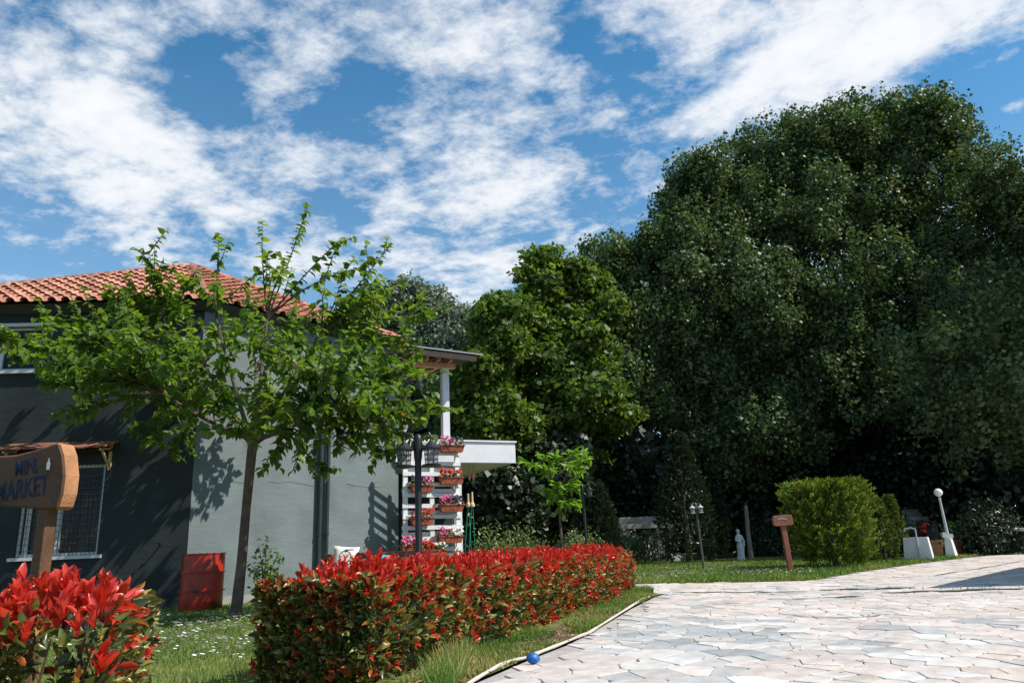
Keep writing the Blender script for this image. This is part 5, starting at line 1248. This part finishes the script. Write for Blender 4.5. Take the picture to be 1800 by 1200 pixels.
p = G(1462, 1001); hh = at(1460, 838, p.y + .6).z
pc = at(1471, 1000, p.y + 1.1)
conifer('golden_conifer', 'broad golden-green clipped conifer with flat top by the drive', (pc.x, pc.y), hh - .32, 51 * (p.y + 1) / F * .86, 'thuja_gold', 34000, .090, box=True, clump=.27, per=40)
for px, py, tp_, w, lab in ((1557, 987, 880, 22, 'slim green conifer right beside the golden one'), (1581, 984, 874, 17, 'slimmest dark green conifer left of the white basin')):
    p = G(px, py); conifer('slim_conifer', lab, (p.x, p.y), at(px, tp_, p.y).z, w * p.y / F, 'thuja', 7000, .08, group='slim conifers by the drive', clump=.065)
# ivy shrub at right, low shrubs behind the hedge
def shrub(label, px, py, rx, ry, Y, m, n, leaf, name='shrub', spikes=0, group=None, clump=.12):
    c = at(px, py, Y); k = Y / F; o = thing(name, label, 'shrub', (c.x, c.y, 0), 0, group); per = 12
    v = unit(rnd(n // per)); v[:, 2] = np.abs(v[:, 2]) * 1.0; rr = rng.uniform(.45, 1.05, (n // per, 1)); q = v * rr * np.array([rx * k, rx * k * .75, max(.2, c.z + ry * k)])
    P = (q[:, None, :] + rng.normal(0, clump, (n // per, per, 3))).reshape(-1, 3); N0 = np.repeat(v, per, 0) * .7 + rnd(len(P), .6) + np.array([0, 0, .5]); ok = P[:, 2] > .02
    P, N0 = P[ok], N0[ok]; D = rnd(len(P)) + np.array([0, 0, .7]); Ln = leaf * rng.uniform(.6, 1.3, len(P))
    link('foliage', leaf_mesh(L_FOLD, P, D, N0, Ln, Ln * .5, np.clip(rng.normal(.45, .25, len(P)) + .25 * (P[:, 2] > c.z), 0, 1)), o, m)
    sb = MB()
    for i in range(14): e = Vector(q[rng.integers(len(q))]); sb.tube([(e.x * .15, e.y * .15, 0), (e.x * .5, e.y * .5, e.z * .6), tuple(e)], [.018, .012, .005], 5, False)
    sb.build('stems', 'twig', o)
    return o
SH = 'pale flowering shrubs behind the hedge'
shrub('pale green bush just right of the trellis behind the red hedge', 862, 958, 42, 20, 16.6, 'shrub', 3600, .075, group=SH)
shrub('pale green bush between trellis and sapling behind the red hedge', 920, 954, 44, 22, 17.2, 'shrub', 3600, .075, group=SH)
shrub('yellow-green bush below the single black lamp behind the hedge', 1018, 953, 40, 20, 17.8, 'shrub', 3000, .075, group=SH)
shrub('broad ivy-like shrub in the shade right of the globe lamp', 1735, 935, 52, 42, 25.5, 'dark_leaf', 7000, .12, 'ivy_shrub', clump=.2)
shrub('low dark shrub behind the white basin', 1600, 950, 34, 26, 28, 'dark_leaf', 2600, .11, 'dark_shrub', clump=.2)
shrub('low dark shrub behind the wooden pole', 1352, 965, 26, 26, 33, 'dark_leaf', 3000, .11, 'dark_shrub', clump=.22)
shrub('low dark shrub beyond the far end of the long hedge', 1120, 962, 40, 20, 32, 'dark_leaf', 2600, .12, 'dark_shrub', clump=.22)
# agave behind the hedge end
p = at(1105, 955, 29.5); ag = thing('agave', 'grey-green spiky agave behind the far end of the hedge', 'agave', (p.x, p.y, 0)); k = 46
a = rng.uniform(0, 2 * PI, k); el = rng.uniform(.3, 1.35, k); D = np.c_[np.cos(a) * np.cos(el), np.sin(a) * np.cos(el), np.sin(el)]
link('leaves', leaf_mesh(L_FULL, np.tile([0, 0, .45], (k, 1)) + D * .05, D, np.tile([0, 0, 1.], (k, 1)) + rnd(k, .2), rng.uniform(.6, .95, k), np.full(k, .09), rng.random(k)), ag, 'agave')
MB().tube([(0, 0, 0), (0, 0, .5)], [.12, .1], 8).build('stem', 'bark', ag)
# sapling with bright leaves
sp0 = at(990, 958, 17.8); sap = thing('sapling', 'slender sapling with bright lime leaves behind the red hedge', 'tree', (sp0.x, sp0.y, 0)); S0 = Vector((sp0.x, sp0.y, 0))
tp0 = at(984, 910, 17.8); cvs = [Vector((0, 0, 0)), tp0 * .5 - Vector((0, 0, 0)) * 0 - S0 * .5 - Vector((0, 0, 0)), tp0 - S0, at(990, 850, 17.8) - S0, at(1003, 806, 17.8) - S0]
cvs[1] = (cvs[0] + cvs[2]) / 2
MB().tube(cvs, [.035, .032, .028, .018, .006], 7).build('trunk', 'bark_young', sap, True)
PP, DD = [], []
tw = MB()
for (px, py, dy) in ((922, 812, 0), (945, 800, .3), (958, 830, -.3), (975, 800, .2), (1008, 792, 0), (1028, 798, .2), (1036, 808, -.2), (1022, 828, .3), (1000, 820, -.4), (955, 860, .2), (1018, 862, -.2), (1020, 885, .2), (998, 882, -.3), (985, 900, 0), (975, 850, -.4), (968, 878, .2), (1010, 845, .2), (935, 815, -.3)):
    e = at(px, py, 17.8 + dy) - S0; s0 = cvs[3].lerp(cvs[2], random.random()) if py > 830 else cvs[3].lerp(cvs[4], random.random() * .5); c_ = bez(s0, s0.lerp(e, .5) + Vector((0, 0, .12)), e, 6); tw.tube(c_, [.011, .009, .008, .007, .006, .005, .003], 4, False)
    for q in range(22):
        t_ = random.uniform(.35, 1); j = min(5, int(t_ * 6)); al = (c_[j + 1] - c_[j]).normalized(); PP.append(c_[j].lerp(c_[j + 1], t_ * 6 - j) + Vector((random.gauss(0, .03), random.gauss(0, .05), random.gauss(0, .03)))); DD.append(al * .6 + Vector((random.gauss(0, .7), random.gauss(0, .7), random.gauss(-.25, .4))))
tw.build('twigs', 'bark_young', sap)
PP = np.array([tuple(v) for v in PP]); DD = np.array([tuple(v) for v in DD]); k = len(PP)
link('leaves', leaf_mesh(L_FULL, PP, DD, rnd(k, .4) + np.array([0, -.1, 1]), rng.uniform(.16, .28, k), rng.uniform(.07, .11, k), rng.random(k)), sap, 'sapling')['kind'] = 'stuff'
# rose shrub beside the young tree
rp = G(462, 1068); ro = thing('rose_bush', 'thin leafy rose shrub against the sunny grey wall', 'shrub', (rp.x, rp.y, 0)); R0 = Vector((rp.x, rp.y, 0)); PP, DD = [], []; sb = MB()
for (px, py) in ((470, 945), (455, 960), (490, 975), (440, 990), (498, 985), (478, 965), (450, 1030), (485, 1010), (462, 1000), (443, 1003)):
    e = at(px, py, rp.y + random.uniform(-.3, .3)) - R0; c_ = bez(Vector((0, 0, 0)), Vector((e.x * .2, e.y * .3, e.z * .65)), e, 7); sb.tube(c_, [.014, .013, .012, .01, .008, .006, .005, .003], 5, False)
    for q in range(26): t_ = random.uniform(.35, 1); j = min(6, int(t_ * 7)); PP.append(c_[j].lerp(c_[j + 1], t_ * 7 - j) + Vector((random.gauss(0, .05), random.gauss(0, .05), random.gauss(0, .04)))); DD.append(Vector((random.gauss(0, 1), random.gauss(0, 1), random.gauss(0, .6))))
sb.build('stems', 'stem_green', ro)
PP = np.array([tuple(v) for v in PP]); DD = np.array([tuple(v) for v in DD]); k = len(PP)
link('foliage', leaf_mesh(L_FULL, PP, DD, rnd(k, .5) + np.array([0, 0, 1]), rng.uniform(.07, .13, k), rng.uniform(.05, .08, k), rng.random(k)), ro, 'mulberry')['kind'] = 'stuff'
# the wood beyond: a dense mass of foliage closing the view
def wood():
    n = 30000; X = rng.uniform(-34, 48, n); Y = rng.uniform(46, 56, n) + .0 * X; top = 10 + 2.5 * np.sin(X * .35) + 1.5 * np.sin(X * .9 + 1) + np.where(X > 6, 4, 0)
    top = np.where(X < -2, 11.0, top); Z = rng.random(n) * top; P = np.c_[X, Y, Z]
    me = leaf_mesh(L_SIMPLE, P, rnd(n), rnd(n) + np.array([0, -.6, .5]), rng.uniform(.7, 1.2, n), rng.uniform(.5, .9, n), rng.random(n), 'distant_wood')
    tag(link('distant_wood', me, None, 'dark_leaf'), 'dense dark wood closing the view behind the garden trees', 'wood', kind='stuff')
wood()

# ------------------------------------------------------------------ overhead wires and the building that shades the drive
for i, (y0, y1) in enumerate(((608, 545), (600, 536))):
    a, b0 = at(1560, y0, 30), at(1900, y1 - 24, 27); mid = (a + b0) / 2 - Vector((0, 0, .25))
    o = MB().tube(bez(a, mid, b0, 12), .012, 5).build('overhead_wire', 'cable', None); tag(o, ('lower' if i == 0 else 'upper') + ' of two thin wires crossing before the right-hand poplar', 'wire', 'overhead wires')
ob = thing('outbuilding', 'pale rendered outbuilding with flat eaves standing right of the drive', 'building', (10.9, 12.0, 0))
ft = [(0.5, .15), (4.6, 4.3), (8.4, 1.0), (6.0, -1.4)]
MB().prism(ft, -.05, 4.7).build('wall', 'plaster_out', ob)
OF = Vector((4.1, 4.15, 0)).normalized(); ON = Vector((-OF.y, OF.x, 0))
def ob_part(nme, m, a, b_, z0, z1, par):
    q = [Vector((.5, .15, 0)) + OF * t_ + ON * w_ for t_, w_ in ((a, .0), (b_, .0), (b_, .05), (a, .05))]; return MB().prism([(v.x, v.y) for v in q], z0, z1).build(nme, m, par)
dr_ = ob_part('door', 'wood_awning', 1.0, 1.9, .02, 2.1, ob); ob_part('handle', 'black_metal', 1.10, 1.16, 1.0, 1.12, ob)
wn_ = ob_part('window', 'frame_white', 3.0, 4.3, 1.0, 2.2, ob)
MB().prism([(-.1, 0), (4.6, 4.75), (9.0, 1.0), (6.2, -1.8)], 4.72, 4.95).build('roof', 'roof_under', ob)
